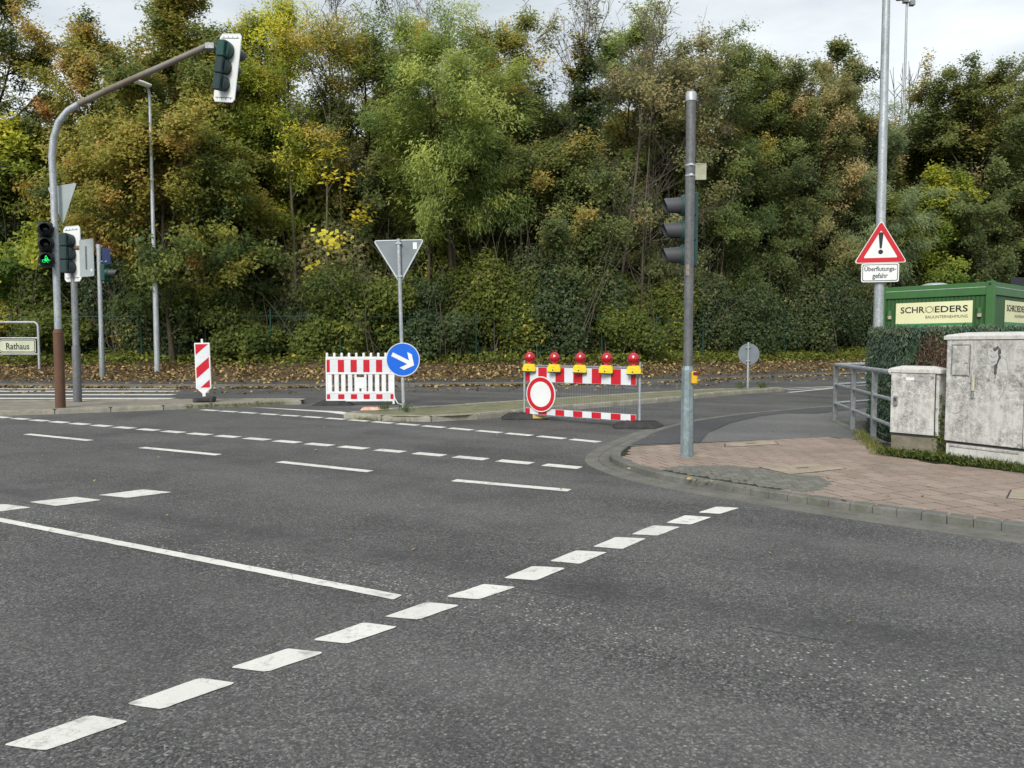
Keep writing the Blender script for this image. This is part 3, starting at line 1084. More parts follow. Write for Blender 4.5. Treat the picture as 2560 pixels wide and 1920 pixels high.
def signal_head(root, n=3, pitch=0.275, w=0.24, depth=0.11, r=0.118, plate=None, origin=(0, 0, 0), rz=0.0, tilt=0.0, lit=None, visor_len=0.21, body='housing_green', door='housing_green', visor='visor_grey', first_big=False, plate_mat='sign_white', dd=1.0):
    """head of n chambers, facing local -Y; built as parts of root"""
    X = Matrix.Translation(origin) @ Matrix.Rotation(rz, 4, 'Z') @ Matrix.Rotation(tilt, 4, 'Y')
    H = n * pitch
    hous = None
    for i in range(n):
        zc = H / 2 - pitch * (i + .5)
        big = first_big and i == 0
        ww = w
        mb = MB()
        mb.box(-ww / 2, ww / 2, 0, depth, zc - pitch / 2 + .003, zc + pitch / 2 - .003, c=.018, xf=X)
        o = mb.build('chamber', body if (not first_big or i == 0) else 'housing_dark', root, True)
        if hous is None:
            hous = o
        dm = MB()
        rr = r * (1.12 if big else 1.0)
        prof = [(rr * 1.16, 0.004), (rr * 1.16, -.015), (rr * 1.10, -.05), (rr * 1.0, -.078), (rr * .90, -.088), (rr * .78, -.08)]
        prof = [(rr * .25, .003)] + [(p_[0], p_[1] * dd) for p_ in prof]
        T = X @ Matrix.Translation((0, 0, zc))
        dm.lathe(prof, 22, xf=T)
        d = dm.build('door', door if (not first_big or i == 0) else 'housing_dark', root, True)
        lm = MB().lathe([(rr * .84, -.07 * dd), (rr * .5, -.083 * dd), (0.001, -.088 * dd)], 20, xf=T)
        lens = lm.build('lens', 'lens_dark', d, True)
        vm = visor_mesh(rr * .84, visor_len * (1.25 if big else 1.0))
        vo = MB()
        vo.add(vm.v, vm.f, 0, T @ Matrix.Translation((0, -.078 * dd, 0)))
        vo.build('visor', visor, d, True)
        if lit is not None and i == lit:
            # green bicycle symbol
            sy = MB()
            for cx in (-.036, .036):
                ring = [(cx + .026 * math.cos(2 * math.pi * k / 12), -.094, -.034 + .026 * math.sin(2 * math.pi * k / 12)) for k in range(13)]
                sy.tube(ring, .0045, 5, caps=False, xf=T)
            for a, b in (((-.036, -.034), (-.008, .01)), ((-.008, .01), (.028, .01)), ((.028, .01), (.036, -.034)), ((0, -.034), (-.012, .02)), ((0, -.034), (.028, .01)), ((.028, .01), (.02, .032)), ((-.018, .022), (0, .06)), ((0, .06), (.024, .024)), ((-.012, .052), (.01, .07))):
                sy.tube([(a[0], -.094, a[1]), (b[0], -.094, b[1])], .0055, 5, xf=T)
            sy.build('bicycle_symbol', 'green_light', lens)
    if plate:
        pw_, ph_ = plate
        mb = MB()
        c = .05
        poly = [(-pw_ / 2 + c, -ph_ / 2), (pw_ / 2 - c, -ph_ / 2), (pw_ / 2, -ph_ / 2 + c), (pw_ / 2, ph_ / 2 - c), (pw_ / 2 - c, ph_ / 2), (-pw_ / 2 + c, ph_ / 2), (-pw_ / 2, ph_ / 2 - c), (-pw_ / 2, -ph_ / 2 + c)]
        mb.prism(poly, -.080 * dd - .016, -.080 * dd, xf=X)
        bp = mb.build('backing_board', plate_mat, root)
        rim = MB()
        yp = -.080 * dd - .008
        loop = [(x, yp, z) for x, z in poly] + [(poly[0][0], yp, poly[0][1])]
        rim.tube(loop, .011, 6, xf=X)
        rim.build('rim', 'sign_rim', bp)
        for zz in (ph_ / 2 - .075, -ph_ / 2 + .075):
            fr = MB()
            yq = -.080 * dd + .002
            fr.tube([(-pw_ / 2 + .05, yq, zz), (pw_ / 2 - .05, yq, zz)], .006, 4, xf=X)
            for k in range(4):
                xk = -pw_ / 2 + .1 + k * (pw_ - .2) / 3
                fr.tube([(xk, yq, zz), (xk, yq, zz + (.035 if zz > 0 else -.035))], .006, 4, xf=X)
            fr.build('clip_rail', 'pole_grey', bp)
    return hous


def mast(root, h_sleeve, r_sleeve, h_top, r_top, mat_s, mat_t, sides=16):
    mb = MB()
    mb.tube([(0, 0, -.05), (0, 0, h_sleeve - .05), (0, 0, h_sleeve)], [r_sleeve, r_sleeve, r_top * 1.02], sides)
    mb.build('sleeve', mat_s, root, True)
    mb = MB()
    mb.tube([(0, 0, h_sleeve - .06), (0, 0, h_top)], r_top, sides)
    return mb.build('pole', mat_t, root, True)


# --- near signal mast on the paved corner
t = thing('signal_mast', 'grey signal mast with three dark visors facing left on the paved corner', 'traffic signal', (1.93, 8.13, SW_Z))
mb = MB().tube([(0, 0, -.05), (0, 0, .955), (0, 0, 1.0)], [.072, .067, .054], 8)
mb.build('sleeve', 'pole_teal', t, False)
MB().tube([(0, 0, .95), (0.0, 0, 3.88)], .051, 20).build('pole', 'pole_grey', t, True)
MB().tube([(0, 0, 3.85), (0, 0, 3.93), (0, 0, 3.95)], [.057, .057, .045], 20).build('cap', 'galvanised', t, True)
hs = signal_head(t, 3, .272, .235, .065, .108, origin=(0.02, .17, 2.50), rz=R(-86), visor_len=.2)
MB().box(.02, .115, .08, .26, 2.09, 2.91, c=.012).build('rear_cover', 'housing_green', t, True)
for z in (2.2, 2.8):
    MB().box(-.02, .05, .04, .1, z - .02, z + .02).build('bracket', 'pole_grey', t)
pl = MB().box(.055, .17, .0, .006, 3.02, 3.19).build('plate', 'dirty_plate', t)
MB().tube([(.055, -.002, 3.02), (.17, -.002, 3.02), (.17, -.002, 3.19), (.055, -.002, 3.19)], .005, 6).build('rim', 'lock_cream', pl)
for z in (3.06, 3.17):
    b = MB().tube([(0, 0, z - .009), (0, 0, z + .009)], .0535, 20).build('band', 'galvanised', t, True)
    MB().box(-.018, .012, -.066, -.05, z - .012, z + .012, c=.003).build('clamp', 'sign_rim', b)
mb = MB().box(.022, .088, -.108, -.035, .80, .945, c=.016)
bt = mb.build('push_button', 'button_yellow', t, True)
MB().box(.034, .092, -.118, -.06, .90, .938, c=.008).build('button_hood', 'button_red', bt, True)
st = MB().tube([(0, 0, 2.02), (0, 0, 2.1)], .0518, 20)
MB().box(-.045, -.01, -.053, -.046, 1.98, 2.1).build('sticker', 'sticker_tan', t)

# --- overhead mast on the left island
t = thing('signal_gantry', 'tall curved signal mast with rusty brown foot and overhead signal arm', 'traffic signal', (-8.68, 14.2, .1))
MB().tube([(0, 0, -.08), (0, 0, 1.44)], .089, 20).build('rusty_foot', 'rust_brown', t, True)
MB().tube([(0, 0, 1.42), (0, 0, 1.50)], [.094, .07], 20).build('collar', 'rust_brown', t, True)
MB().tube([(0, 0, 1.45), (0, 0, 4.0)], [.062, .06], 18).build('pole', 'galvanised', t, True)
k = 14.2 / 1600
armpts = [(0, 0, 4.0)] + [((u - 113) * k, -.1 * i * .1, (747 - v) * k + EYE - .1) for i, (u, v) in enumerate(((112, 385), (112, 345), (117.5, 306), (130, 273.5), (151, 250), (175, 236.6)))]
MB().tube(armpts, [.06, .06, .06, .06, .06, .058, .056], 16).build('bend', 'galvanised', t, True)
MB().tube([armpts[-1]] + [((u - 113) * k, -.06 - .04 * i, (747 - v) * k + EYE - .1) for i, (u, v) in enumerate(((246, 204), (328, 172), (410, 139.5), (462, 119)))], [.056, .055, .054, .053, .052], 16).build('arm', 'arm_brown', t, True)
# overhead head, seen from behind, its visors pointing to the right and away
ho = ((484 - 113) * k, -.2, (747 - 163) * k + EYE - .1)
signal_head(t, 3, .30, .19, .08, .128, plate=(.56, 1.22), origin=ho, rz=R(180 - 28), tilt=R(-11), first_big=True, visor_len=.28, dd=1.75)
MB().box(ho[0] - .26, ho[0] - .1, -.27, -.13, ho[2] + .29, ho[2] + .39).build('arm_clamp', 'galvanised_dull', t)
MB().tube([(ho[0] - .2, -.2, ho[2] + .37), (ho[0] + .06, -.36, ho[2] + .50)], .007, 6).build('stay_rod', 'galvanised', t)
# bicycle signal on the pole
signal_head(t, 3, .28, .23, .09, .118, origin=(-.03, -.24, 3.07), rz=R(28), lit=2, body='housing_dark', door='visor_black', visor='visor_black', visor_len=.16)
for z in (2.75, 3.4):
    MB().box(-.05, .02, -.16, -.05, z - .02, z + .02).build('bracket', 'housing_dark', t)

t = thing('give_way_sign', 'back of a give way sign clamped edge-on to the curved signal mast', 'sign', (-8.58, 14.30, 3.6), R(-27))
tri = [(-.45, .74), (.45, .74), (0, 0)]
MB().prism(rounded(tri, .06), -.004, .004).build('plate', 'sign_back_pale', t)
for z in (.32, .56):
    MB().tube([(-.1, .05, z), (.12, .05, z)], .016, 8).build('clamp', 'galvanised', t)

# --- second mast on the island, signal seen from behind
t = thing('signal_mast', 'dark grey signal mast behind the rusty mast, white board on its head', 'traffic signal', (-9.2, 15.65, .1))
mast(t, 1.2, .083, 3.45, .063, 'pole_grey', 'galvanised_dull')
signal_head(t, 3, .275, .19, .08, .122, plate=(.50, 1.14), origin=(-.06, -.16, 3.1), rz=R(180 - 24), visor_len=.26, dd=1.75, body='housing_dark', door='housing_dark')
MB().tube([(.02, -.02, 3.22), (.62, -.35, 3.22)], .045, 12).build('cross_pipe', 'arm_brown', t, True)
ps = thing('direction_sign', 'pale grey back of a rectangular sign on a cross pipe behind the signal', 'sign', (-8.72, 15.3, 2.7), R(-28))
MB().prism(rounded([(-.235, 0), (.235, 0), (.235, .76), (-.235, .76)], .04), -.004, .004).build('plate', 'sign_back_pale', ps)
MB().box(-.012, .012, -.03, -.005, .15, .62).build('bracket', 'galvanised_dull', ps)
MB().box(.13, .18, -.006, -.004, .1, .15).build('sticker', 'sign_white', ps)

# --- pedestrian signal across the road
t = thing('pedestrian_signal', 'galvanised pole with dark blue sign and one visor beyond the zebra', 'traffic signal', (-14.0, 25.3, .16))
mast(t, 1.42, .092, 4.5, .07, 'galvanised_dull', 'galvanised')
MB().tube([(0, 0, 4.4), (0, 0, 4.55)], [.08, .075], 16).build('cap', 'galvanised', t, True)
signal_head(t, 1, .56, .3, .16, .13, origin=(.27, 0, 3.6), rz=R(75), visor_len=.36)
MB().box(.12, .38, -.01, .01, 3.9, 4.42, xf=Matrix.Translation((.25, 0, 0)) @ Matrix.Rotation(R(10), 4, 'Z') @ Matrix.Translation((-.25, 0, 0))).build('blue_sign', 'blue_sign_dark', t)
MB().tube([(-.08, 0, 3.98), (.26, 0, 3.98)], .02, 8).build('bracket', 'galvanised', t)

# --- street lamp at the edge of the wood
t = thing('street_lamp', 'slim galvanised street lamp half hidden by the orange leaved trees', 'street lamp', (-12.55, 26.2, .26))
MB().tube([(0, 0, -.1), (0, 0, 3.2), (-.02, 0, 3.3), (-.03, 0, 9.75)], [.098, .088, .075, .045], 16).build('pole', 'galvanised', t, True)
MB().tube([(-.03, 0, 9.7), (-.03, -.08, 9.88), (-.06, -.25, 9.94)], [.045, .04, .035], 10).build('bracket', 'galvanised', t, True)
hd = MB().lathe([(.02, -.42), (.12, -.36), (.15, 0), (.13, .3), (.02, .36)], 14, xf=Matrix.Translation((-.08, -.45, 9.97)) @ Matrix.Rotation(R(-25), 4, 'Z') @ Matrix.Scale(.5, 4, (0, 0, 1)))
hd.build('lamp_head', 'sign_white', t, True)

# ================================================================== SIGNS
t = thing('sign_post', 'leaning galvanised post carrying a give way sign back and a blue arrow disc', 'sign', (-1.94, 13.24, .09), rot=(0, R(-1.35), R(0)))
MB().tube([(0, 0, -.1), (0, 0, 3.08)], .033, 14).build('post', 'galvanised', t, True)
tri = [(-.44, 0), (.44, 0), (0, -.75)]
p = MB().prism([(x, z + 3.06) for x, z in rounded(tri, .05)], .034, .042).build('give_way_plate', 'sign_back', t)
loop = [(x, .036, z + 3.06) for x, z in rounded(tri, .05)]
MB().tube(loop + [loop[0]], .013, 6).build('rim', 'sign_rim', p)
for z in (3.0, 2.42):
    MB().box(-.05, .05, -.038, .034, z - .018, z + .018, c=.006).build('clamp', 'galvanised', p)
MB().box(.25, .32, .028, .0335, 2.9, 3.02).build('sticker', 'sign_white', p)
DC = .945
disc = MB().lathe([(.001, -.052), (.292, -.052), (.292, -.040), (.001, -.040)], 40, xf=Matrix.Translation((.02, 0, DC))).build('arrow_disc', 'sign_blue', t)
MB().lathe([(.286, -.055), (.302, -.055), (.302, -.038), (.286, -.038), (.286, -.055)], 40, xf=Matrix.Translation((.02, 0, DC))).build('rim', 'sign_rim', disc)
A = Matrix.Translation((.02, 0, DC)) @ Matrix.Rotation(R(28), 4, 'Y')
ar = MB()
ar.prism([(-.215, -.036), (.13, -.036), (.13, .036), (-.215, .036)], -.0565, -.0545, xf=A)
ar.prism([(.225, 0.0), (.10, .155), (.01, .155), (.135, 0.0)], -.0575, -.0555, xf=A)
ar.prism([(.225, 0.0), (.135, 0.0), (.01, -.155), (.10, -.155)], -.0572, -.0552, xf=A)
ar.build('arrow', 'sign_white', disc)

t = thing('round_sign', 'grey back of a small round sign on the far median tip', 'sign', (6.55, 20.55, .1), R(-38))
MB().tube([(0, 0, -.1), (0, 0, 1.28)], .032, 12).build('post', 'galvanised', t, True)
MB().lathe([(.001, .036), (.3, .036), (.3, .044), (.001, .044)], 32, xf=Matrix.Translation((0, 0, .95))).build('plate', 'sign_back', t)
for z in (1.14, .76):
    MB().box(-.06, .06, -.036, .036, z - .015, z + .015, c=.005).build('clamp', 'galvanised', t)

# --- lamp post with the flood warning
t = thing('lamp_post', 'tall galvanised lamp post rising out of frame behind the clipped hedge', 'street lamp', (6.95, 14.1, 0))
MB().tube([(0, 0, -.1), (.0, 0, 3.6), (.0, 0, 9.6)], [.092, .083, .06], 18).build('pole', 'galvanised', t, True)
MB().tube([(0, 0, 9.6), (0, -.3, 9.85), (-.1, -1.2, 9.95)], [.05, .045, .04], 10).build('arm', 'galvanised', t, True)
MB().box(-.22, .02, -1.9, -1.2, 9.88, 10.02, c=.03).build('lamp_head', 'sign_back_pale', t)
t = thing('warning_sign', 'red bordered triangle with black exclamation mark on the tall lamp post', 'sign', (6.90, 13.98, 2.83), R(-14))
tri = [(-.46, 0), (.46, 0), (0, .80)]


def inset(tri, f):
    cx = sum(p[0] for p in tri) / 3
    cz = sum(p[1] for p in tri) / 3
    return [(cx + (x - cx) * f, cz + (z - cz) * f) for x, z in tri]


p = MB().prism(rounded(tri, .075), -.008, .0).build('plate', 'sign_white', t)
MB().prism(rounded(inset(tri, .955), .065), -.0105, -.0085).build('red_border', 'sign_red', p)
MB().prism(rounded(inset(tri, .64), .03), -.0135, -.0115).build('white_field', 'sign_white', p)
ex_ = MB()
ex_.prism(rounded([(-.018, .27), (.018, .27), (.042, .545), (.02, .57), (-.02, .57), (-.042, .545)], .012), -.0165, -.0145)
ex_.lathe([(.001, -.0165), (.042, -.0165), (.042, -.0145), (.001, -.0145)], 20, xf=Matrix.Translation((0, 0, .205)))
ex_.build('exclamation_mark', 'sign_black', p)
for z in (.2, .5):
    MB().box(-.1, .1, .0, .04, z - .015, z + .015).build('clamp', 'galvanised', t)
t = thing('text_plate', 'white rectangular plate lettered Überflutungs-gefahr below the red triangle', 'sign', (6.90, 13.98, 2.475), R(-14))
p = MB().prism(rounded([(-.325, 0), (.325, 0), (.325, .35), (-.325, .35)], .04), -.008, .0).build('plate', 'sign_white', t)
MB().prism(rounded([(-.305, .02), (.305, .02), (.305, .33), (-.305, .33)], .035), -.0105, -.0085).build('black_border', 'sign_black', p)
f = MB().prism(rounded([(-.293, .032), (.293, .032), (.293, .318), (-.293, .318)], .03), -.0135, -.0115).build('white_field', 'sign_white', p)
text_mesh('lettering', 'Überflutungs-', .545, .13, 'sign_black', p, (0, -.0155, .243), .014)
text_mesh('lettering', 'gefahr', .265, .125, 'sign_black', p, (0, -.0155, .105), .014)

# --- town hall direction sign in a tube frame
t = thing('guide_sign', 'yellowed arrow sign lettered Rathaus in a tube frame at the left edge', 'sign', (-17.88, 26.8, .53))
MB().tube([(-.95, 0, -.3), (-.95, 0, 1.45), (-.9, 0, 1.55), (-.82, 0, 1.6), (.66, 0, 1.6), (.74, 0, 1.55), (.78, 0, 1.45), (.78, 0, -.3)], .045, 10).build('frame', 'galvanised', t, True)
for z in (.45, 1.03):
    MB().tube([(-.95, 0, z), (.78, 0, z)], .03, 8).build('crossbar', 'galvanised', t, True)
p = MB().prism(rounded([(-.55, .5), (.7, .5), (.7, .98), (-.55, .98), (-.8, .74)], .05), -.05, -.035).build('arrow_board', 'guide_sign', t)
MB().prism(rounded([(-.535, .525), (.675, .525), (.675, .955), (-.535, .955), (-.765, .74)], .04), -.054, -.052).build('border', 'sign_black', p)
MB().prism(rounded([(-.525, .545), (.655, .545), (.655, .935), (-.525, .935), (-.74, .74)], .04), -.058, -.056).build('field', 'guide_sign', p)
text_mesh('lettering', 'Rathaus', .84, .235, 'sign_black', p, (.06, -.062, .735), .012)

# --- far floodlight mast above the trees
t = thing('floodlight_mast', 'thin distant floodlight mast rising above the trees on the right', 'mast', (36.4, 70, 11))
MB().tube([(0, 0, -6), (0, 0, 22.0)], [.2, .09], 10).build('pole', 'galvanised', t, True)
for i in range(3):
    MB().box(-1.0 + i * .6, -.55 + i * .6, -.3, .1, 21.55 + (2 - i) * .25, 22.0 + (2 - i) * .25, c=.03).build('lamp', 'galvanised_dull', t)
MB().tube([(-1.0, -.1, 22.2), (.5, -.1, 21.7)], .05, 6).build('crossbar', 'galvanised_dull', t)

# ================================================================== BARRIERS
# striped channelling panel
t = thing('delineator', 'red and white diagonal striped marker panel standing on the left island', 'marker', (-6.50, 15.62, .095), rot=(0, R(-1.2), R(4)))
b = MB().box(-.21, .21, -.12, .12, 0, .12, c=.02).build('foot', 'rubber_grey', t, True)
MB().box(-.12, .12, -.135, -.115, .03, .09, c=.004).build('grip_recess', 'rubber', b)
W2, Z0, Z1 = .155, .22, 1.25
fr = MB()
fr.prism(rounded([(-W2, Z0 + .06), (W2, Z0 + .06), (W2, Z1), (-W2, Z1)], .015), -.022, .022)
fr.prism([(-W2 + .02, Z0 + .058), (-.03, Z0 - .04), (-.03, .1), (.03, .1), (.03, Z0 - .04), (W2 - .02, Z0 + .058)], -.018, .018)
fr.box(-.022, .022, -.015, .015, Z1 - .01, Z1 + .08, c=.006)
pan = fr.build('frame', 'plastic_white', t)
fx, fz0, fz1 = W2 - .022, Z0 + .085, Z1 - .028
MB().prism([(-fx, fz0), (fx, fz0), (fx, fz1), (-fx, fz1)], -.0245, -.0225).build('white_foil', 'foil_white', pan)


def clip_z(poly, z0, z1):
    def half(poly, z, keep_up):
        out = []
        for i in range(len(poly)):
            a, b_ = poly[i - 1], poly[i]
            ia = (a[1] >= z) if keep_up else (a[1] <= z)
            ib = (b_[1] >= z) if keep_up else (b_[1] <= z)
            if ia != ib:
                s = (z - a[1]) / (b_[1] - a[1])
                out.append((a[0] + (b_[0] - a[0]) * s, z))
            if ib:
                out.append(b_)
        return out
    return half(half(poly, z0, True), z1, False)


for zl in (fz1 - .0, fz1 - .50, fz1 - .975):
    poly = clip_z([(-fx, zl - .225), (fx, zl), (fx, zl + .225), (-fx, zl)], fz0, fz1)
    if len(poly) > 2:
        MB().prism(poly, -.0265, -.0248).build('red_stripe', 'foil_red', pan)
MB().box(-.045, .045, -.0285, -.027, fz1 - .27, fz1 - .235).build('sticker', 'sign_white', pan)

# white plastic fence panel
t = thing('barrier_fence', 'white plastic barrier fence panel with red chequered strips in the island gap', 'barrier', (-3.27, 15.95, 0), R(2))
W = 1.47
for sx in (-.66,):
    f = MB().add([(-.45, -.2, 0), (.45, -.2, 0), (.45, .2, 0), (-.45, .2, 0), (-.25, -.15, .1), (.25, -.15, .1), (.25, .15, .1), (-.25, .15, .1)], [(0, 1, 5, 4), (1, 2, 6, 5), (2, 3, 7, 6), (3, 0, 4, 7), (4, 5, 6, 7), (0, 3, 2, 1)], 0, Matrix.Translation((sx + .08, -.02, 0)))
    f.build('foot_plate', 'rubber', t)
fr = MB()
fr.box(-W / 2, W / 2, -.022, .022, .08, .12, c=.008)
fr.box(-W / 2, W / 2, -.022, .022, .255, .295, c=.008)
fr.box(-W / 2, W / 2, -.022, .022, .665, .705, c=.008)
fr.box(-W / 2, W / 2, -.022, .022, .99, 1.045, c=.008)
fr.box(-W / 2, -W / 2 + .045, -.021, .021, .06, 1.02, c=.008)
fr.box(W / 2 - .045, W / 2, -.021, .021, .02, 1.02, c=.008)
frame = fr.build('frame', 'plastic_white', t)
for i in range(10):
    x = -W / 2 + .03 + i * (W - .06) / 9
    MB().box(x - .026, x + .026, -.02, .02, 1.035, 1.13, c=.012).build('tooth', 'plastic_white', frame)
for i in range(10):
    x = -W / 2 + .085 + i * (W - .17) / 9
    if i in (4, 5):
        continue
    MB().box(x - .047, x + .047, -.014, .014, .285, .675, c=.008).build('slat', 'plastic_white', t)
MB().box(-.09, .10, -.016, .016, .36, .60, c=.01).build('centre_plate', 'plastic_white', t)
for i, x in enumerate((-.05, .06)):
    MB().box(x - .035, x + .03, -.013, .013, .285, .37, c=.006).build('slat', 'plastic_white', t)
for x in (-.1, .11):
    MB().box(x - .025, x + .025, -.013, .013, .285, .675, c=.006).build('slat', 'plastic_white', t)
bd = MB().box(-W / 2 + .04, W / 2 - .04, -.017, .017, .70, .995).build('upper_board', 'foil_white', t)
bl = MB().box(-W / 2 + .04, W / 2 - .04, -.017, .017, .115, .26).build('lower_board', 'foil_white', t)
for k in range(6):
    xc = -W / 2 + .055 + k * (W - .11) / 5
    hw = .066 if k not in (0, 5) else .034
    MB().box(xc - hw, xc + hw, -.0215, -.0185, .715, .98).build('red_patch', 'foil_red', bd)
    MB().box(xc - hw, xc + hw, -.0215, -.0185, .135, .24).build('red_patch', 'foil_red', bl)
o = thing('fallen_foot_label', 'worn red and white foot plate lying beside the blue arrow post', 'foot plate', (-2.62, 13.75, .10), R(8))
MB().add([(-.19, -.16, 0), (.19, -.16, 0), (.16, .16, 0), (-.16, .16, 0), (-.17, -.12, .03), (.17, -.12, .03), (.14, .14, .035), (-.14, .14, .035)], [(0, 1, 5, 4), (1, 2, 6, 5), (2, 3, 7, 6), (3, 0, 4, 7), (4, 5, 6, 7), (0, 3, 2, 1)]).build('plate', 'label_orange', o)
o = MB().tube([(-2.54, 15.9, .32), (-2.45, 15.4, .2), (-2.3, 14.9, .12), (-2.12, 14.3, .14), (-1.98, 13.6, .16)], .012, 6).build('barrier_tape', 'sign_white')
tag(o, 'thin white tape hanging from the white fence panel to the sign post', 'tape')

# red-white barrier with mesh, closed to all vehicles
bx0, bx1 = Vector((.22, 12.93)), Vector((1.99, 11.52))
bv = bx1 - bx0
BL = bv.length
brz = math.atan2(bv.y, bv.x)
t = thing('road_barrier', 'red and white striped road barrier with wire mesh closing the side road', 'barrier', (bx0.x, bx0.y, 0), brz)
for x in (0, BL):
    MB().tube([(x, 0, .06), (x, 0, 1.03)], .02, 10).build('post', 'galvanised', t, True)


def foot(x, mats, yaw):
    T = Matrix.Translation((x, 0, 0)) @ Matrix.Rotation(yaw, 4, 'Z')
    f = MB().add([(-.40, -.19, 0), (.40, -.19, 0), (.40, .19, 0), (-.40, .19, 0), (-.40, -.19, .025), (.40, -.19, .025), (.40, .19, .025), (-.40, .19, .025), (-.27, -.14, .105), (.27, -.14, .105), (.27, .14, .105), (-.27, .14, .105)], [(0, 1, 5, 4), (1, 2, 6, 5), (2, 3, 7, 6), (3, 0, 4, 7), (4, 5, 9, 8), (5, 6, 10, 9), (6, 7, 11, 10), (7, 4, 8, 11), (8, 9, 10, 11), (0, 3, 2, 1)], 0, T)
    fo = f.build('foot_plate', mats, t)
    MB().box(-.09, .09, -.05, .05, .104, .118, c=.006, xf=T).build('socket', mats, fo)
    for a in (-.2, .16):
        MB().box(a, a + .05, -.1, .1, .104, .112, c=.003, xf=T).build('rib', mats, fo)
    return fo, T


f1, T1 = foot(0.0, 'rubber', -brz + R(3))
MB().add([(.175, -.15, .11), (.275, -.148, .11), (.405, -.18, .035), (.405, .18, .035), (.275, .13, .11), (.175, .13, .11)], [(0, 1, 4, 5), (1, 2, 3, 4)], 0, T1).add([(.13, -.195, .03), (.405, -.195, .03), (.275, -.146, .11), (.13, -.146, .11), (.13, .13, .1085), (.275, .13, .1085)], [(0, 1, 2, 3), (3, 2, 5, 4)], 0, T1).build('yellow_end', 'yellow_worn', f1)
foot(BL, 'rubber', -brz - R(5))
rl = MB()
rl.tube([(0, 0, .935), (BL, 0, .935)], .02, 8)
rl.build('top_rail', 'galvanised_dull', t, True)
MB().tube([(0, 0, .08), (BL, 0, .08)], .012, 8).build('bottom_rail', 'galvanised_dull', t, True)


def striped(name, x0, x1, z0, z1, n, y):
    bd = MB().box(x0, x1, y, y + .018, z0, z1).build(name, 'foil_white', t)
    unit = (x1 - x0) / n
    for k in range(0, n + 1, 2):
        a, b_ = max(x0, x0 + (k - .5) * unit), min(x1, x0 + (k + .5) * unit)
        MB().box(a, b_, y - .003, y - .0012, z0 + .004, z1 - .004).build('red_stripe', 'foil_red', bd)


striped('upper_board', .05, BL - .05, .665, .915, 12, -.03)
striped('lower_board', .05, BL - .05, .10, .205, 12, -.03)
wm = MB()
for k in range(44):
    x = .04 + k * (BL - .08) / 43
    wm.tube([(x, .01, .1), (x, .01, .93)], .0011, 4, caps=False)
for z in (.3, .48, .62):
    wm.tube([(0, .012, z), (BL, .012, z)], .0011, 4, caps=False)
wm.build('wire_mesh', 'galvanised', t)
t2 = thing('closed_road_sign', 'round white sign with red ring hung on the striped road barrier', 'sign', tuple(Vector((bx0.x, bx0.y, 0)) + Vector((math.cos(brz) * .40, math.sin(brz) * .40, 0)) + Vector((math.sin(brz), -math.cos(brz), 0)) * .06) , brz)
Tz = Matrix.Translation((0, 0, .455))
p = MB().lathe([(.001, -.012), (.305, -.012), (.305, .0), (.001, .0)], 44, xf=Tz).build('plate', 'sign_white', t2)
MB().lathe([(.218, -.015), (.288, -.015), (.288, -.013), (.218, -.013), (.218, -.015)], 44, xf=Tz).build('red_ring', 'sign_red', p)
MB().box(-.02, .02, 0, .03, .2, .72).build('hanger', 'galvanised', t2)


def warning_lamp():
    t = thing('warning_lamp', '', 'warning lamp')
    mb = MB()
    poly = [(-.128, 0), (.128, 0), (.128, .075), (.098, .145), (-.098, .145), (-.128, .075)]
    mb.prism(rounded(poly, .02), -.06, .06)
    b = mb.build('battery_box', 'yellow_plastic', t)
    MB().box(-.128, .128, -.063, .063, -.018, .004, c=.004).build('base', 'rubber_grey', b)
    MB().lathe([(.001, -.0635), (.014, -.0635), (.014, -.06)], 12, xf=Matrix.Translation((-.02, 0, .035))).build('screw', 'rubber', b)
    MB().box(-.05, .02, -.0625, -.060, .085, .095).build('imprint', 'yellow_worn', b)
    T = Matrix.Translation((0, 0, .27))
    l = MB().lathe([(.001, -.07), (.05, -.063), (.085, -.04), (.103, -.012), (.103, .012), (.085, .04), (.05, .063), (.001, .07)], 26, xf=T).build('lens', 'lens_red', t, True)
    MB().lathe([(.102, -.008), (.110, -.008), (.110, .008), (.102, .008)], 26, xf=T).build('seam', 'lens_red', l)
    MB().tube([(-.03, 0, .376), (-.02, 0, .402), (.02, 0, .402), (.03, 0, .376)], .007, 6).build('hook', 'lens_red', l)
    MB().tube([(0, 0, .14), (0, 0, .18)], [.05, .045], 12).build('neck', 'lens_red', l)
    return t


lp0 = warning_lamp()
labs = ['leftmost of the five red warning lamps on the striped barrier', 'red warning lamp on yellow box above the round closed-road sign', 'middle one of the five red warning lamps along the barrier', 'fourth red warning lamp from the left along the barrier', 'rightmost of the five red warning lamps, its lens darkest']
for i, s in enumerate((.16, .69, 1.20, 1.70, 2.20)):
    o = lp0 if i == 0 else copy_tree(lp0)
    o.location = (bx0.x + math.cos(brz) * s + math.sin(brz) * .075, bx0.y + math.sin(brz) * s - math.cos(brz) * .075, .845)
    o.rotation_euler = (0, R(random.uniform(-2, 2)), brz + R([28, 22, 25, 20, 24][i]))
    o['label'] = labs[i]
    o.scale = (.87, .87, .87)
    o['group'] = 'warning lamps along the road barrier'

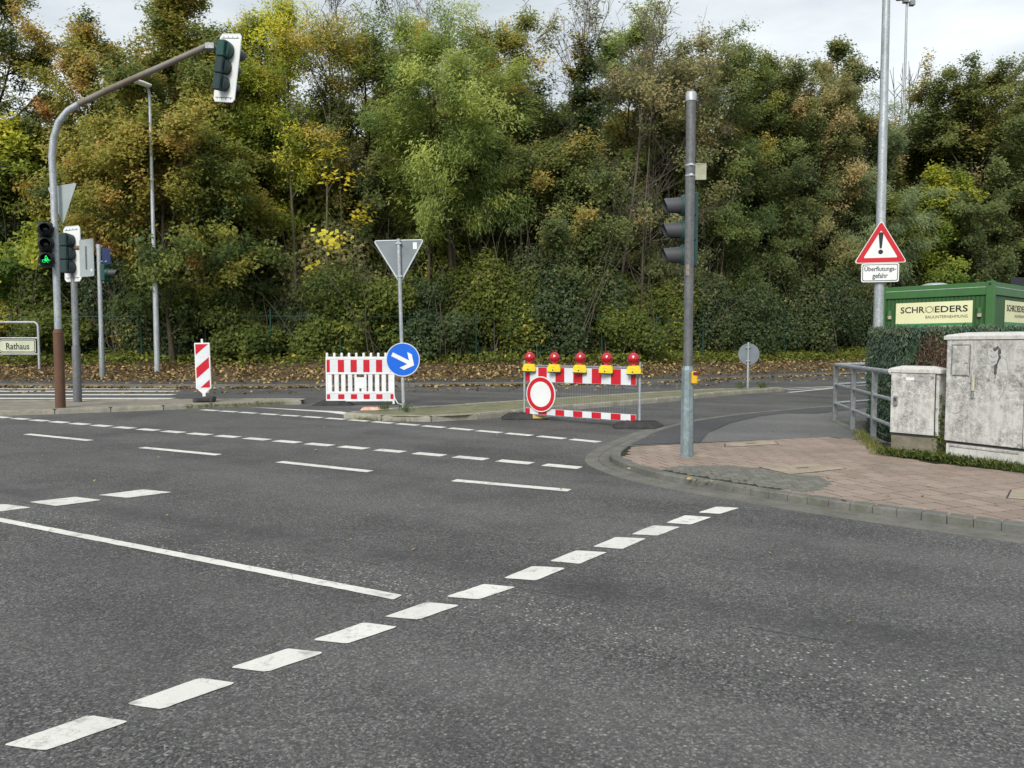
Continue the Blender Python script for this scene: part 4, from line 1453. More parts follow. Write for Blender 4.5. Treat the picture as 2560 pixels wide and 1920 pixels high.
# ================================================================== RAILING
t = thing('railing', 'galvanised three rail tube railing guarding the sunken bed by the hedge', 'railing', (5.30, 12.12, SW_Z - .03))
o0 = Vector((5.30, 12.12, 0))
P = [Vector((5.30, 12.12, 0)) - o0, Vector((4.985, 10.80, 0)) - o0, Vector((4.665, 9.52, 0)) - o0, Vector((4.36, 8.25, 0)) - o0]
HR = .94
for i, p in enumerate(P[:3]):
    mb = MB()
    T = Matrix.Translation(p) @ Matrix.Rotation(math.atan2(P[1].y - P[0].y, P[1].x - P[0].x), 4, 'Z')
    mb.box(-.022, .022, -.035, .035, -.35, HR - .02, c=.006, xf=T)
    mb.build('post', 'galvanised_dull', t)
P3e = P[2].lerp(P[3], .62)
for z, r in ((HR, .031), (HR * .66, .022), (HR * .335, .022)):
    for a, b_ in ((P[0], P[1]), (P[1], P[2]), (P[2], P3e)):
        MB().tube([a + Vector((0, 0, z)), b_ + Vector((0, 0, z))], r, 10).build('rail', 'galvanised', t, True)
    e = P[0] + Vector((1.5, 1.0, 0))
    MB().tube([P[0] + Vector((0, 0, z)), e + Vector((0, 0, z))], r, 10).build('rail', 'galvanised', t, True)
    if z == HR:
        MB().tube([e + Vector((0, 0, HR)), e + Vector((0, 0, -.1))], .03, 8).build('post', 'galvanised_dull', t, True)

# ================================================================== CABINETS
def cabinet(name, label, p0, p1, depth, h_pl, h_top, plinth_mat, big):
    p0, p1 = Vector(p0), Vector(p1)
    d = p1 - p0
    w = d.length
    rz = math.atan2(d.y, d.x)
    t = thing(name, label, 'cabinet', (p0.x, p0.y, SW_Z), rz)
    ov = .012
    MB().box(.01, w - .01, .012, depth, -.1, h_pl, c=.006).build('plinth', plinth_mat, t)
    body = MB().box(0, w, 0, depth, h_pl + .012, h_top - .07, c=.01).build('body', 'cabinet_paint', t)
    # door leaves a little proud of the body with a dark gap round them
    MB().box(.004, w - .004, .004, depth - .01, h_pl - .004, h_pl + .02).build('gap_strip', 'rubber', t)
    # lid with sloped crown
    lid = MB()
    z0 = h_top - .075
    o_ = .022
    lid.add([(-o_, -o_, z0), (w + o_, -o_, z0), (w + o_, depth + o_, z0), (-o_, depth + o_, z0),
             (-o_, -o_, z0 + .035), (w + o_, -o_, z0 + .035), (w + o_, depth + o_, z0 + .035), (-o_, depth + o_, z0 + .035),
             (.0, .012, z0 + .052), (w, .012, z0 + .052), (w, depth, z0 + .052), (.0, depth, z0 + .052),
             (w * .18, depth * .35, h_top), (w * .82, depth * .35, h_top), (w * .82, depth * .65, h_top), (w * .18, depth * .65, h_top)],
            [(3, 2, 1, 0), (12, 13, 14, 15)] + [(k * 4 + i, k * 4 + (i + 1) % 4, k * 4 + 4 + (i + 1) % 4, k * 4 + 4 + i) for k in range(3) for i in range(4)])
    lid.build('lid', 'cabinet_lid', t)
    zt = z0 - .006
    zb = h_pl + .02
    MB().box(.002, w - .002, -.006, .02, zt, zt + .007).build('lid_gap', 'rubber', t)
    MB().box(w - (.022 if big else .032), w - (.018 if big else .027), -.0135, .0, zb, zt).build('door_gap', 'rubber', t)
    dm = MB()
    if big:
        dm.box(.008, w - .008, -.012, .0, zb, zt, c=.003)
        door = dm.build('door', 'cabinet_paint', t)
        # inset service flap
        fl = MB().box(.075, .235, -.019, -.0125, zt - .36, zt - .06, c=.004).build('service_flap', 'cabinet_paint', t)
        for a, b_, c_, e_ in ((.06, .25, zt - .052, zt - .047), (.06, .25, zt - .372, zt - .366), (.06, .064, zt - .37, zt - .05), (.246, .25, zt - .37, zt - .05)):
            MB().box(a, b_, -.0152, -.0125, c_, e_).build('seam', 'rubber', fl)
        MB().box(.205, .235, -.03, -.019, zt - .235, zt - .20, c=.004).build('lock', 'lock_cream', fl)
        hd = MB().box(.275, .305, -.036, -.012, zb + .53, zb + .70, c=.008).build('handle', 'lock_cream', door)
        MB().box(.28, .30, -.037, -.012, zb + .46, zb + .52, c=.004).build('lock', 'galvanised_dull', hd)
        # horizontal panel joints
        for zz in (zb + .56, zb + .76):
            MB().box(.01, w - .01, -.0127, -.0122, zz, zz + .0025).build('panel_joint', 'spray_grey', door)
        # spray paint lines
        def spray(pts, r, m='spray_grey'):
            MB().tube([(x, -.0128, z) for x, z in pts], r, 5).build('spray_line', m, door)
        spray([(.05, zb + .80), (.055, zb + .70), (.10, zb + .62), (.17, zb + .57), (.21, zb + .50), (.205, zb + .40), (.17, zb + .32), (.12, zb + .29), (.08, zb + .30)], .0045)
        spray([(.29, zb + .90), (.275, zb + .78), (.24, zb + .66), (.215, zb + .54)], .004)
        spray([(.215, zb + .56), (.25, zb + .62), (.28, zb + .62)], .0035)
        spray([(.53, zb + .91), (.60, zb + .86), (.62, zb + .74), (.60, zb + .58), (.54, zb + .46)], .0035)
        # small sprayed mask: dark halo, pale shape, dark marks
        g = Matrix.Translation((.48, 0, zb + .88))
        halo = MB().prism(ragged([(.0, -.05), (.012, -.20), (.024, -.20), (.034, -.06), (.062, .0), (.062, .07), (.03, .11), (-.01, .09)], .007, .018), -.0142, -.0135, xf=g).build('spray_patch', 'spray_black', door)
        MB().prism(ragged([(-.05, .0), (-.058, .072), (-.026, .052), (.014, .06), (.04, .078), (.042, .0), (.03, -.06), (-.02, -.085), (-.045, -.05)], .004, .02), -.0158, -.0148, xf=g).build('pale_patch', 'spray_pale', halo)
        for q in ([(-.04, .03), (-.004, .006), (.03, .034), (.026, .008), (-.002, -.012), (-.036, .006)], [(-.032, -.03), (.0, -.04), (.022, -.03), (.01, -.058), (-.02, -.06)]):
            MB().prism(q, -.0172, -.0162, xf=g).build('dark_patch', 'spray_grey', halo)
        MB().box(.05, w - .06, .002, .012, .165, .185, c=.002).build('plinth_ledge', 'cabinet_paint', t)
    else:
        dm.box(.008, w - .035, -.012, .0, zb, zt, c=.003)
        door = dm.build('door', 'cabinet_paint', t)
        hd = MB().box(.045, .085, -.036, -.012, zb + .30, zb + .41, c=.006).build('handle', 'galvanised_dull', door)
        MB().box(.05, .08, -.037, -.03, zb + .35, zb + .39).build('lock', 'rubber_grey', hd)
        MB().box(.165, .25, -.0145, -.0125, zt - .075, zt - .045).build('sticker', 'sign_white', door)
        MB().box(.265, .40, -.0142, -.0125, zt - .085, zt - .045).build('worn_sticker', 'spray_grey', door)
    return t


cabinet('utility_cabinet', 'tall grimy white utility cabinet with sprayed grey lines at the right edge', (4.575, 7.80), (4.955, 7.11), .33, .205, 1.36, 'cabinet_lid', True)
cabinet('utility_cabinet', 'shorter grimy white utility cabinet on brown plinth beside the railing', (4.235, 8.27), (4.555, 7.89), .20, .235, 1.0, 'plinth_concrete', False)

# ================================================================== CONTAINER
phi = R(-50)
C = Vector((10.48, 16.2))
t = thing('site_container', 'green site office container with cream company banners behind the hedge', 'container', (C.x, C.y, 0), phi)
# local: corner at origin, short face runs to -X, long face runs to +Y
SW_, LN, HT = 2.44, 6.0, 2.70
MB().box(-SW_ + .06, -.06, .06, LN - .06, .15, HT - .1).build('wall_core', 'container_green', t)
cor = MB()
n_c = 26
for k in range(n_c):
    x0 = -SW_ + .1 + k * (SW_ - .2) / n_c
    MBx = cor.box(x0 + .012, x0 + (SW_ - .2) / n_c - .012, .045, .062, .2, HT - .32)
cor.build('front_cladding', 'container_green', t)
cor = MB()
for k in range(60):
    y0 = .1 + k * (LN - .2) / 60
    cor.box(-.062, -.045, y0 + .012, y0 + (LN - .2) / 60 - .012, .2, HT - .32)
cor.build('side_cladding', 'container_green', t)
for x, y in ((0, 0), (-SW_, 0), (0, LN), (-SW_, LN)):
    sx = -1 if x == 0 else 1
    sy = 1 if y == 0 else -1
    p = MB().box(min(x, x + sx * .15), max(x, x + sx * .15), min(y, y + sy * .15), max(y, y + sy * .15), 0, HT, c=.008).build('corner_post', 'container_light', t)
    MB().lathe([(.001, -.003), (.03, -.003), (.03, .002)], 12, xf=Matrix.Translation((x + sx * .075, y, HT - .07))).build('lifting_hole', 'rubber', p)
for z0, z1 in ((HT - .30, HT - .02), (.02, .2)):
    MB().box(-SW_ + .15, -.15, .012, .10, z0, z1, c=.006).build('frame_beam', 'container_light', t)
    MB().box(-.10, -.012, .15, LN - .15, z0, z1, c=.006).build('frame_beam', 'container_light', t)
    MB().box(-SW_ + .15, -.15, .008, .0115, z0 + .17, z0 + .178).build('beam_seam', 'sign_rim', t)
    MB().box(-.0115, -.008, .15, LN - .15, z0 + .17, z0 + .178).build('beam_seam', 'sign_rim', t)
MB().box(-SW_ + .1, -.1, .1, LN - .1, HT - .06, HT - .03).build('roof', 'container_light', t)
for y in (.5, 1.2):
    MB().lathe([(.32, 0), (.30, .05), (.18, .09), (.001, .10)], 18, xf=Matrix.Translation((-SW_ / 2 - .3 + y * .3, y, HT - .04)) @ Matrix.Rotation(R(90), 4, 'X')).build('roof_vent', 'sign_back_pale', t)
for x in (-SW_ + .25, -.27):
    s = MB().tube([(x, .02, 2.12), (x, .02, 2.0)], .055, 10).build('socket_box', 'container_light', t, True)
    MB().tube([(x, .02, 2.0), (x, .02, 1.92)], [.05, .045], 10).build('socket', 'lamp_cream', s, True)


def banner(rot, w, h, cx, cz, label):
    """cream company banner; rot turns it from the short face to the long face"""
    T = Matrix.Rotation(rot, 4, 'Z')

    def P_(x0, x1, z0, z1, y, m, nm, par):
        mb = MB().box(x0, x1, y - .0018, y, z0, z1, xf=T)
        return mb.build(nm, m, par)
    b = P_(cx - w / 2, cx + w / 2, cz - h / 2, cz + h / 2, .036 if rot == 0 else .036, 'banner_cream', 'banner', t)
    if label:
        b['label'] = label
    yb = .0335
    P_(cx - w / 2, cx + w / 2, cz - h * .5 + .02, cz - h * .5 + .17, yb - .0005, 'banner_green', 'green_band', b)
    yt = .0300

    def L(body, tw, th, x, z, m, bold):
        v = T @ Vector((x, yt - .002, z))
        text_mesh('lettering', body, tw, th, m, b, tuple(v), bold, rz=rot)
    s = w / 1.68
    L('SCHR', .545 * s, .15 * s, cx - .455 * s, cz + .165 * s, 'banner_ink', .014)
    L('EDERS', .70 * s, .15 * s, cx + .395 * s, cz + .165 * s, 'banner_ink', .014)
    ring = MB()
    cO = cx - .075 * s
    pts = [(cO + .07 * s * math.cos(2 * math.pi * k / 28), yt - .002, cz + .165 * s + .072 * s * math.sin(2 * math.pi * k / 28)) for k in range(29)]
    ring.tube(pts, .0055 * s, 5, caps=False, xf=T)
    for xx in (-.09, .09):
        ring.tube([(cO + xx * s, yt - .002, cz + .09 * s), (cO + xx * s, yt - .002, cz + .24 * s)], .0035 * s, 5, xf=T)
    ring.build('thin_letter', 'banner_ink_thin', b)
    L('BAUUNTERNEHMUNG', .90 * s, .068 * s, cx + .295 * s, cz - .012 * s, 'banner_ink_thin', .0)
    zz = cz - h * .5 + .095
    L('HOCHBAU', .21 * s, .034 * s, cx - .04 * s, zz, 'sign_white', .006)
    L('STRASSENBAU', .32 * s, .034 * s, cx + .285 * s, zz, 'sign_white', .006)
    L('KANALBAU', .23 * s, .034 * s, cx + .63 * s, zz, 'sign_white', .006)
    w_ = MB().box(cx - .73 * s, cx - .43 * s, yt - .002, yt - .001, zz - .016, zz - .008, xf=T)
    w_.build('small_print', 'sign_white', b)


banner(0, 1.64, .66, -SW_ / 2 - .01, 1.96, '')
banner(R(90), 1.64, .66, 1.70, 1.98, '')

t = thing('dark_panel', 'dark board on a thin post seen above the green container roof', 'board', (14.4, 21.0, 0))
MB().tube([(0.25, 0, 0), (0.25, 0, 3.35)], .03, 8).build('post', 'galvanised', t)
MB().box(-.35, .22, -.03, .0, 2.6, 3.2, c=.01).build('board', 'dark_panel', t)

# ================================================================== VEGETATION
def leaf_arrays(pos, nrm, L, W, rng, fold=0.12, axis=None, tri=False):
    """four-point leaves: base, side, tip, side, folded a little along the midrib"""
    n = len(pos)
    nrm = nrm / np.linalg.norm(nrm, axis=1, keepdims=True)
    a = rng.normal(size=(n, 3)) if axis is None else axis + rng.normal(0, .35, (n, 3))
    a -= nrm * (a * nrm).sum(1, keepdims=True)
    a /= np.linalg.norm(a, axis=1, keepdims=True) + 1e-9
    b = np.cross(nrm, a)
    s = rng.uniform(.65, 1.3, (n, 1))
    Ls, Ws = L * s, W * s
    if tri:
        v = np.empty((n, 3, 3))
        v[:, 0] = pos - a * Ls * .5 + b * Ws * .5
        v[:, 1] = pos + a * Ls * .5 + nrm * Ls * fold
        v[:, 2] = pos - a * Ls * .35 - b * Ws * .5
        return v
    v = np.empty((n, 4, 3))
    v[:, 0] = pos - a * Ls * .5
    v[:, 1] = pos + b * Ws * .5 + nrm * Ls * fold - a * Ls * .08
    v[:, 2] = pos + a * Ls * .5
    v[:, 3] = pos - b * Ws * .5 + nrm * Ls * fold - a * Ls * .08
    return v


def leaf_object(name, v, hue, mat, parent=None, loc=None):
    n, k = v.shape[:2]
    me = bpy.data.meshes.new(name)
    me.vertices.add(n * k)
    me.vertices.foreach_set('co', v.astype(np.float32).ravel())
    me.loops.add(n * k)
    me.loops.foreach_set('vertex_index', np.arange(n * k, dtype=np.int32))
    me.polygons.add(n)
    me.polygons.foreach_set('loop_start', np.arange(0, n * k, k, dtype=np.int32))
    at = me.attributes.new('hue', 'FLOAT', 'POINT')
    at.data.foreach_set('value', np.repeat(np.clip(hue, 0, 1), k).astype(np.float32))
    me.materials.append(M[mat])
    me.update(calc_edges=True)
    o = bpy.data.objects.new(name, me)
    col.objects.link(o)
    if parent is not None:
        o.parent = parent
    return o


class Tubes:
    """many branch tubes in one mesh, built with numpy"""
    def __init__(s):
        s.v, s.f, s.n = [], [], 0

    def add(s, pts, rad, k):
        pts = np.asarray(pts, float)
        m = len(pts)
        t = np.gradient(pts, axis=0)
        t /= np.linalg.norm(t, axis=1, keepdims=True) + 1e-9
        ref = np.array([0.31, 0.17, 0.93]) if abs(t[0, 2]) < .8 else np.array([1.0, 0.1, 0.05])
        u = np.cross(t, ref)
        u /= np.linalg.norm(u, axis=1, keepdims=True) + 1e-9
        w = np.cross(t, u)
        th = np.arange(k) * 2 * math.pi / k
        ring = pts[:, None, :] + (u[:, None, :] * np.cos(th)[None, :, None] + w[:, None, :] * np.sin(th)[None, :, None]) * np.asarray(rad)[:, None, None]
        s.v.append(ring.reshape(-1, 3))
        i = np.arange(m - 1)[:, None] * k
        j = np.arange(k)[None, :]
        jn = (j + 1) % k
        q = np.stack([i + j, i + jn, i + k + jn, i + k + j], -1).reshape(-1, 4) + s.n
        s.f.append(q)
        s.n += m * k

    def build(s, name, mat, parent):
        v = np.concatenate(s.v)
        f = np.concatenate(s.f)
        me = bpy.data.meshes.new(name)
        me.vertices.add(len(v))
        me.vertices.foreach_set('co', v.astype(np.float32).ravel())
        me.loops.add(len(f) * 4)
        me.loops.foreach_set('vertex_index', f.astype(np.int32).ravel())
        me.polygons.add(len(f))
        me.polygons.foreach_set('loop_start', np.arange(0, len(f) * 4, 4, dtype=np.int32))
        me.polygons.foreach_set('use_smooth', np.ones(len(f), dtype=bool))
        me.materials.append(M[mat])
        me.update(calc_edges=True)
        o = bpy.data.objects.new(name, me)
        col.objects.link(o)
        o.parent = parent
        return o


def unit(v):
    return v / (np.linalg.norm(v) + 1e-9)


def curve(a, d, length, rng, n=5, wob=.12, lift=0.0):
    pts = [a]
    d = unit(d)
    st = length / (n - 1)
    for _ in range(n - 1):
        d = unit(d + rng.normal(0, wob, 3) + np.array([0, 0, lift]))
        pts.append(pts[-1] + d * st)
    return np.array(pts)


TREE_N = 0


def tree(name, label, x, y, H, Rc, mat, nleaf, cb=.25, limbs=16, seconds=6, thirds=4, L=.15, W=.10, trunk=.11, lean=(0, 0), elev=(.25, .9), hue0=.4, hue_h=.25, hue_c=.22, spread=.2, stems=1, bark='bark', bare=0.0, env=None, upbias=.55, group=None, up_lift=.06, droop=0.0, axis_down=False, sunk=.15, extra_twigs=False):
    """one tree: trunk with limbs and branchlets, crown of single leaves along the branchlets"""
    global TREE_N
    TREE_N += 1
    rng = np.random.default_rng(100 + TREE_N * 17)
    tri = nleaf > 3000
    if tri:
        nleaf = int(nleaf * 2.1)
        L, W = L * .92, W * .92
    z0 = terrain_z(x, y) - sunk
    t = thing(name, label, 'tree', (x, y, z0), group=group)
    tb = Tubes()
    P, Hu, Out = [], [], []
    env = env or (lambda s: (0.35 + 0.65 * math.sin(math.pi * min(1, s * .85 + .12))) * (1.0 if s < .8 else 1.0 - (s - .8) * 2.6))
    for sidx in range(stems):
        az0 = rng.uniform(0, 6.28)
        off = np.array([math.cos(az0), math.sin(az0), 0]) * (.25 * (sidx > 0))
        ln = np.array([lean[0], lean[1], 0]) + (np.array([math.cos(az0), math.sin(az0), 0]) * .12 if stems > 1 else 0)
        m = 9
        tp = []
        ph = rng.uniform(0, 6.28, 2)
        for i in range(m):
            s = i / (m - 1)
            w = .018 * H * s
            tp.append(off + ln * H * s + np.array([math.sin(ph[0] + s * 5) * w, math.cos(ph[1] + s * 4) * w, H * s * .97]))
        tp = np.array(tp)
        tr = trunk * (1 - .88 * np.linspace(0, 1, m) ** .9) / (stems ** .35)
        tr[0] *= 1.35
        tb.add(tp, tr, 9)

        def at(s):
            f = s * (m - 1)
            i = min(int(f), m - 2)
            return tp[i] + (tp[i + 1] - tp[i]) * (f - i)
        nl = max(4, limbs // stems)
        for i in range(nl):
            s = (i + rng.uniform(.1, .9)) / nl
            hs = cb + (1 - cb) * s * .97
            base = at(hs * .93)
            az = i * 2.4 + rng.uniform(-.5, .5)
            el = rng.uniform(*elev) * (1 + .5 * s)
            ln_ = Rc * env(s) * rng.uniform(.75, 1.2)
            d = np.array([math.cos(az) * math.cos(el), math.sin(az) * math.cos(el), math.sin(el)])
            full = max(.4, ln_ / max(.45, math.cos(el)))
            rise = full * math.sin(min(1.5, el + up_lift * 3)) + .45
            room = H * 1.0 - base[2]
            if rise > room:
                full = max(.35, full * max(.22, room / rise))
            c = curve(base, d, full, rng, 6, .12, up_lift)
            r0 = trunk * .42 * (1 - .6 * s)
            tb.add(c, np.linspace(r0, r0 * .18, 6), 5)
            LL = np.linalg.norm(c[-1] - c[0])
            for j in range(seconds):
                q = .2 + .8 * (j + rng.uniform(0, 1)) / seconds
                f = q * 5
                k = min(int(f), 4)
                b0 = c[k] + (c[k + 1] - c[k]) * (f - k)
                d2 = unit(unit(c[min(5, k + 1)] - c[k]) + rng.normal(0, .75, 3) + np.array([0, 0, .1 - droop]))
                c2 = curve(b0, d2, LL * rng.uniform(.25, .5) * (1.15 - .5 * q) + .25, rng, 4, .16, .04 - droop * .4)
                tb.add(c2, np.linspace(r0 * .32, r0 * .08, 4) + .003, 3)
                hc = rng.normal(0, hue_c)
                dead = rng.uniform() < bare
                for l in range(thirds):
                    q3 = rng.uniform(.15, 1) * 3
                    k3 = min(int(q3), 2)
                    b3 = c2[k3] + (c2[k3 + 1] - c2[k3]) * (q3 - k3)
                    d3 = unit(unit(c2[k3 + 1] - c2[k3]) * .8 + rng.normal(0, .7, 3) + np.array([0, 0, .1 - droop]))
                    c3 = curve(b3, d3, rng.uniform(.35, .9) * (.5 + .12 * Rc), rng, 3, .2, -droop * .3)
                    if dead or extra_twigs or l == 0:
                        tb.add(c3, np.array([.010, .007, .003]) + .002, 3)
                    if not dead:
                        P.append((c3, hc, hs))
    npt = len(P)
    if npt and nleaf:
        seg = np.array([p[0] for p in P])
        hcs = np.array([p[1] for p in P])
        hss = np.array([p[2] for p in P])
        idx = rng.integers(0, npt, nleaf)
        u = rng.uniform(0, 1, (nleaf, 1)) * 2
        lo = np.minimum(u.astype(int), 1)[:, 0]
        a = seg[idx, lo]
        b = seg[idx, lo + 1]
        pos = a + (b - a) * (u - lo[:, None])
        pos = pos + rng.normal(0, spread, (nleaf, 3)) * np.array([1, 1, .8])
        pos[:, 2] = np.maximum(pos[:, 2], .1)
        cen = np.array([lean[0] * H * .6, lean[1] * H * .6, H * .5])
        out = pos - cen
        out /= np.linalg.norm(out, axis=1, keepdims=True) + 1e-9
        nr = rng.normal(0, 1, (nleaf, 3)) * .5 + out * .5 + np.array([-.08, -.38, upbias])
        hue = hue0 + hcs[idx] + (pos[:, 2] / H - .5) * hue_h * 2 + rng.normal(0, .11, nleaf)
        ax = None
        if axis_down:
            ax = out * .6 + np.array([0, 0, -.6])
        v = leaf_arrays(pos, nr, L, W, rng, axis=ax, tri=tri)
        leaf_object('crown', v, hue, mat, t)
    tb.build('trunk', bark, t)
    return t


def at_depth(u, Z):
    return (u - 1106) / 1600 * Z, Z


def T(name, label, u, Z, topv, hw, mat, nleaf, mind=7.8, **kw):
    """place a tree by the direction in which it stands, its distance, top and half width"""
    for _ in range(14):
        if Z < far_kerb((u - 1106) / 1600 * Z) + mind:
            Z = far_kerb((u - 1106) / 1600 * Z) + mind
    x, y = at_depth(u, Z)
    z = terrain_z(x, y)
    H = (747 - topv) / 1600 * Z + EYE - z
    return tree(name, label, x, y, H, hw / 1600 * Z, mat, nleaf, **kw)


ash_env = lambda s: .55 + .6 * math.sin(math.pi * min(1, .15 + s * .8))
front = []
front += [
    T('evergreen_tree', 'dense dark green tree filling the top left corner', 10, 32, -70, 145, 'leaf_dark', 30000, cb=.2, hue0=.38, L=.15, W=.1, trunk=.2, limbs=22),
    T('maple_tree', 'yellow green maple low at the left edge behind the town hall sign', 40, 29.5, 280, 120, 'leaf_yellow_green', 15000, cb=.12, hue0=.36, hue_h=.2, L=.19, W=.16, limbs=16),
    T('field_maple_tree', 'yellow and rust leaved maple behind the bend of the signal arm', 215, 31, 50, 120, 'leaf_field_maple', 24000, cb=.2, hue0=.42, hue_h=.2, limbs=18, trunk=.15),
    T('field_maple_tree', 'tall orange brown field maple behind the overhead signal head', 415, 30.5, -30, 150, 'leaf_field_maple', 40000, cb=.2, hue0=.34, hue_h=.16, limbs=26, seconds=7, trunk=.2),
    T('field_maple_tree', 'bushy maple with orange sprays over dark green around the street lamp', 375, 28.0, 290, 190, 'leaf_field_maple', 32000, mind=5.3, lean=(0, -.12), cb=.14, hue0=.22, hue_h=.3, limbs=22, hue_c=.26),
    T('field_maple_tree', 'rust tipped green maple right of the street lamp, under the taller maple', 520, 29.2, 330, 110, 'leaf_field_maple', 16000, cb=.12, hue0=.16, hue_h=.2, hue_c=.22),
    T('birch_tree', 'yellow green tree right of the overhead signal with sky behind it', 575, 31.5, 30, 110, 'leaf_yellow_green', 19000, cb=.3, hue0=.3, hue_h=.12, L=.13, W=.08, bark='bark_pale'),
    T('ash_sapling', 'slender pale stemmed sapling with thin yellow leaves, left of its twin', 640, 29.4, -10, 75, 'leaf_yellow_green', 6500, cb=.45, hue0=.5, L=.17, W=.06, bark='bark_pale', trunk=.085, elev=(.6, 1.1), bare=.2),
    T('ash_sapling', 'slender pale stemmed sapling forking high, right of its twin', 712, 29.8, 40, 80, 'leaf_mid', 5500, cb=.5, hue0=.7, L=.17, W=.06, bark='bark_pale', trunk=.09, elev=(.6, 1.1), bare=.25),
    T('maple_sapling', 'sparse maple sapling with bright yellow leaf sprays left of the give way sign', 735, 28.2, 235, 75, 'leaf_bright_yellow', 300, mind=6.6, cb=.3, limbs=8, seconds=3, thirds=2, L=.2, W=.18, trunk=.05, spread=.2, bare=.55, upbias=.9, elev=(.1, .4), up_lift=.0),
    T('oak_tree', 'dark green loose crowned tree left of the bright ash', 790, 32.5, 50, 110, 'leaf_dark', 17000, cb=.25, hue0=.55, bare=.12, limbs=20),
    T('ash_tree', 'bright light green ash with feathery leaves in the centre', 1000, 28.6, 75, 165, 'leaf_ash', 34000, cb=.36, hue0=.5, hue_h=.12, hue_c=.24, L=.2, W=.055, limbs=24, seconds=6, stems=2, spread=.26, bare=.1, trunk=.15, droop=.12, axis_down=True, lean=(.01, 0), env=ash_env, elev=(.2, .8)),
    T('ash_sapling', 'young light green ash filling in left below the bright ash crown', 925, 28.3, 300, 95, 'leaf_ash', 11000, cb=.5, hue0=.42, L=.22, W=.06, droop=.12, axis_down=True, trunk=.11),
    T('oak_tree', 'dark ivy green tree right of the bright ash, low and dense', 1190, 29.4, 330, 125, 'leaf_dark', 24000, cb=.1, hue0=.45, hue_c=.2, limbs=22, L=.14, W=.1),
    T('ivy_clad_tree', 'bare trunk clothed in dark ivy rising as a column into the sky', 1252, 31, 50, 32, 'leaf_ivy', 12000, cb=.1, hue0=.45, limbs=34, seconds=3, thirds=2, L=.14, W=.12, trunk=.16, spread=.16, env=lambda s: 1.3 - s * .9),
    T('bare_tree', 'nearly leafless grey brown twiggy tree left of the corner signal mast', 1385, 30.5, 70, 190, 'leaf_olive_brown', 5200, cb=.12, limbs=34, seconds=9, thirds=6, bark='twig', bare=.75, hue0=.4, elev=(.15, .75), lean=(.03, 0), trunk=.075, extra_twigs=True, stems=3, up_lift=.03),
    T('poplar_tree', 'light green topped tree on the skyline above the bare twiggy tree', 1350, 38, 20, 95, 'leaf_ash', 12000, cb=.35, hue0=.45, L=.2, W=.1, bare=.15),
    T('alder_tree', 'brown green tree filling the slope behind the bare twigs', 1440, 37, 110, 150, 'leaf_olive_brown', 26000, cb=.1, hue0=.3, hue_c=.2, limbs=24, L=.17, W=.11),
    T('robinia_tree', 'dark blue green tree directly behind the corner signal mast', 1560, 33.5, 85, 120, 'leaf_mid', 27000, cb=.15, hue0=.36, hue_c=.2, limbs=24, L=.15, W=.08),
    T('robinia_tree', 'dark green tree right of the corner signal mast with drooping leaves', 1665, 34, 120, 105, 'leaf_dark', 25000, cb=.12, hue0=.46, hue_c=.16, limbs=24, L=.17, W=.1, droop=.08),
    T('larch_tree', 'dark pointed tree standing above the others on the right skyline', 1795, 45, 70, 75, 'leaf_dark', 15000, cb=.2, hue0=.3, L=.2, W=.13, trunk=.2),
    T('hornbeam_tree', 'brown olive tree left of the tall lamp post', 1765, 38, 165, 105, 'leaf_olive_brown', 26000, cb=.12, hue0=.5, hue_c=.18, limbs=24, L=.16, W=.1),
    T('willow_tree', 'grey green willow with fine drooping leaves behind the warning triangle', 1865, 38.5, 255, 110, 'leaf_willow', 24000, cb=.1, hue0=.42, L=.24, W=.05, droop=.25, axis_down=True, limbs=24),
    T('hazel_tree', 'low yellow green tree right of the warning triangle', 2005, 37.5, 375, 85, 'leaf_yellow_green', 13000, cb=.12, hue0=.3, hue_c=.15, L=.17, W=.13),
    T('oak_tree', 'broad dark grey green oak above the green container', 2085, 42, 170, 185, 'leaf_dark', 46000, cb=.06, hue0=.48, hue_c=.13, limbs=26, L=.17, W=.12, trunk=.2),
    T('oak_tree', 'dark oak at the right edge above the container', 2215, 41, 215, 150, 'leaf_dark', 32000, cb=.06, hue0=.45, hue_c=.13, limbs=22, L=.17, W=.12, trunk=.2),
    T('sycamore_tree', 'deep green crown behind the bright ash, reaching the skyline', 1075, 36, 40, 125, 'leaf_mid', 22000, cb=.2, hue0=.55, bare=.1, limbs=22),
    T('sycamore_tree', 'olive green crown behind the give way sign and left ash', 890, 36, 50, 110, 'leaf_mid', 18000, cb=.2, hue0=.65, bare=.15, limbs=20),
    T('bare_tree', 'leafless pole-like tree poking above the crowns right of the slender saplings', 745, 34.5, -45, 80, 'leaf_olive_brown', 500, cb=.45, bark='twig', bare=.9, elev=(.8, 1.25), limbs=16, trunk=.09, extra_twigs=True),
    T('bare_tree', 'leafless upright twigs above the bright ash crown', 960, 35, -40, 95, 'leaf_olive_brown', 400, cb=.5, bark='twig', bare=.92, elev=(.8, 1.25), limbs=18, trunk=.09, extra_twigs=True, stems=2),
    T('bare_tree', 'leafless upright twigs on the skyline beside the ivy column', 1215, 35, -35, 85, 'leaf_olive_brown', 500, cb=.5, bark='twig', bare=.92, elev=(.8, 1.25), limbs=18, trunk=.08, extra_twigs=True, stems=2),
    T('bare_tree', 'fan of leafless branches between ivy column and pale green top', 1310, 34, -30, 110, 'leaf_olive_brown', 500, cb=.3, bark='twig', bare=.92, elev=(.6, 1.15), limbs=22, trunk=.09, extra_twigs=True, stems=3),
]

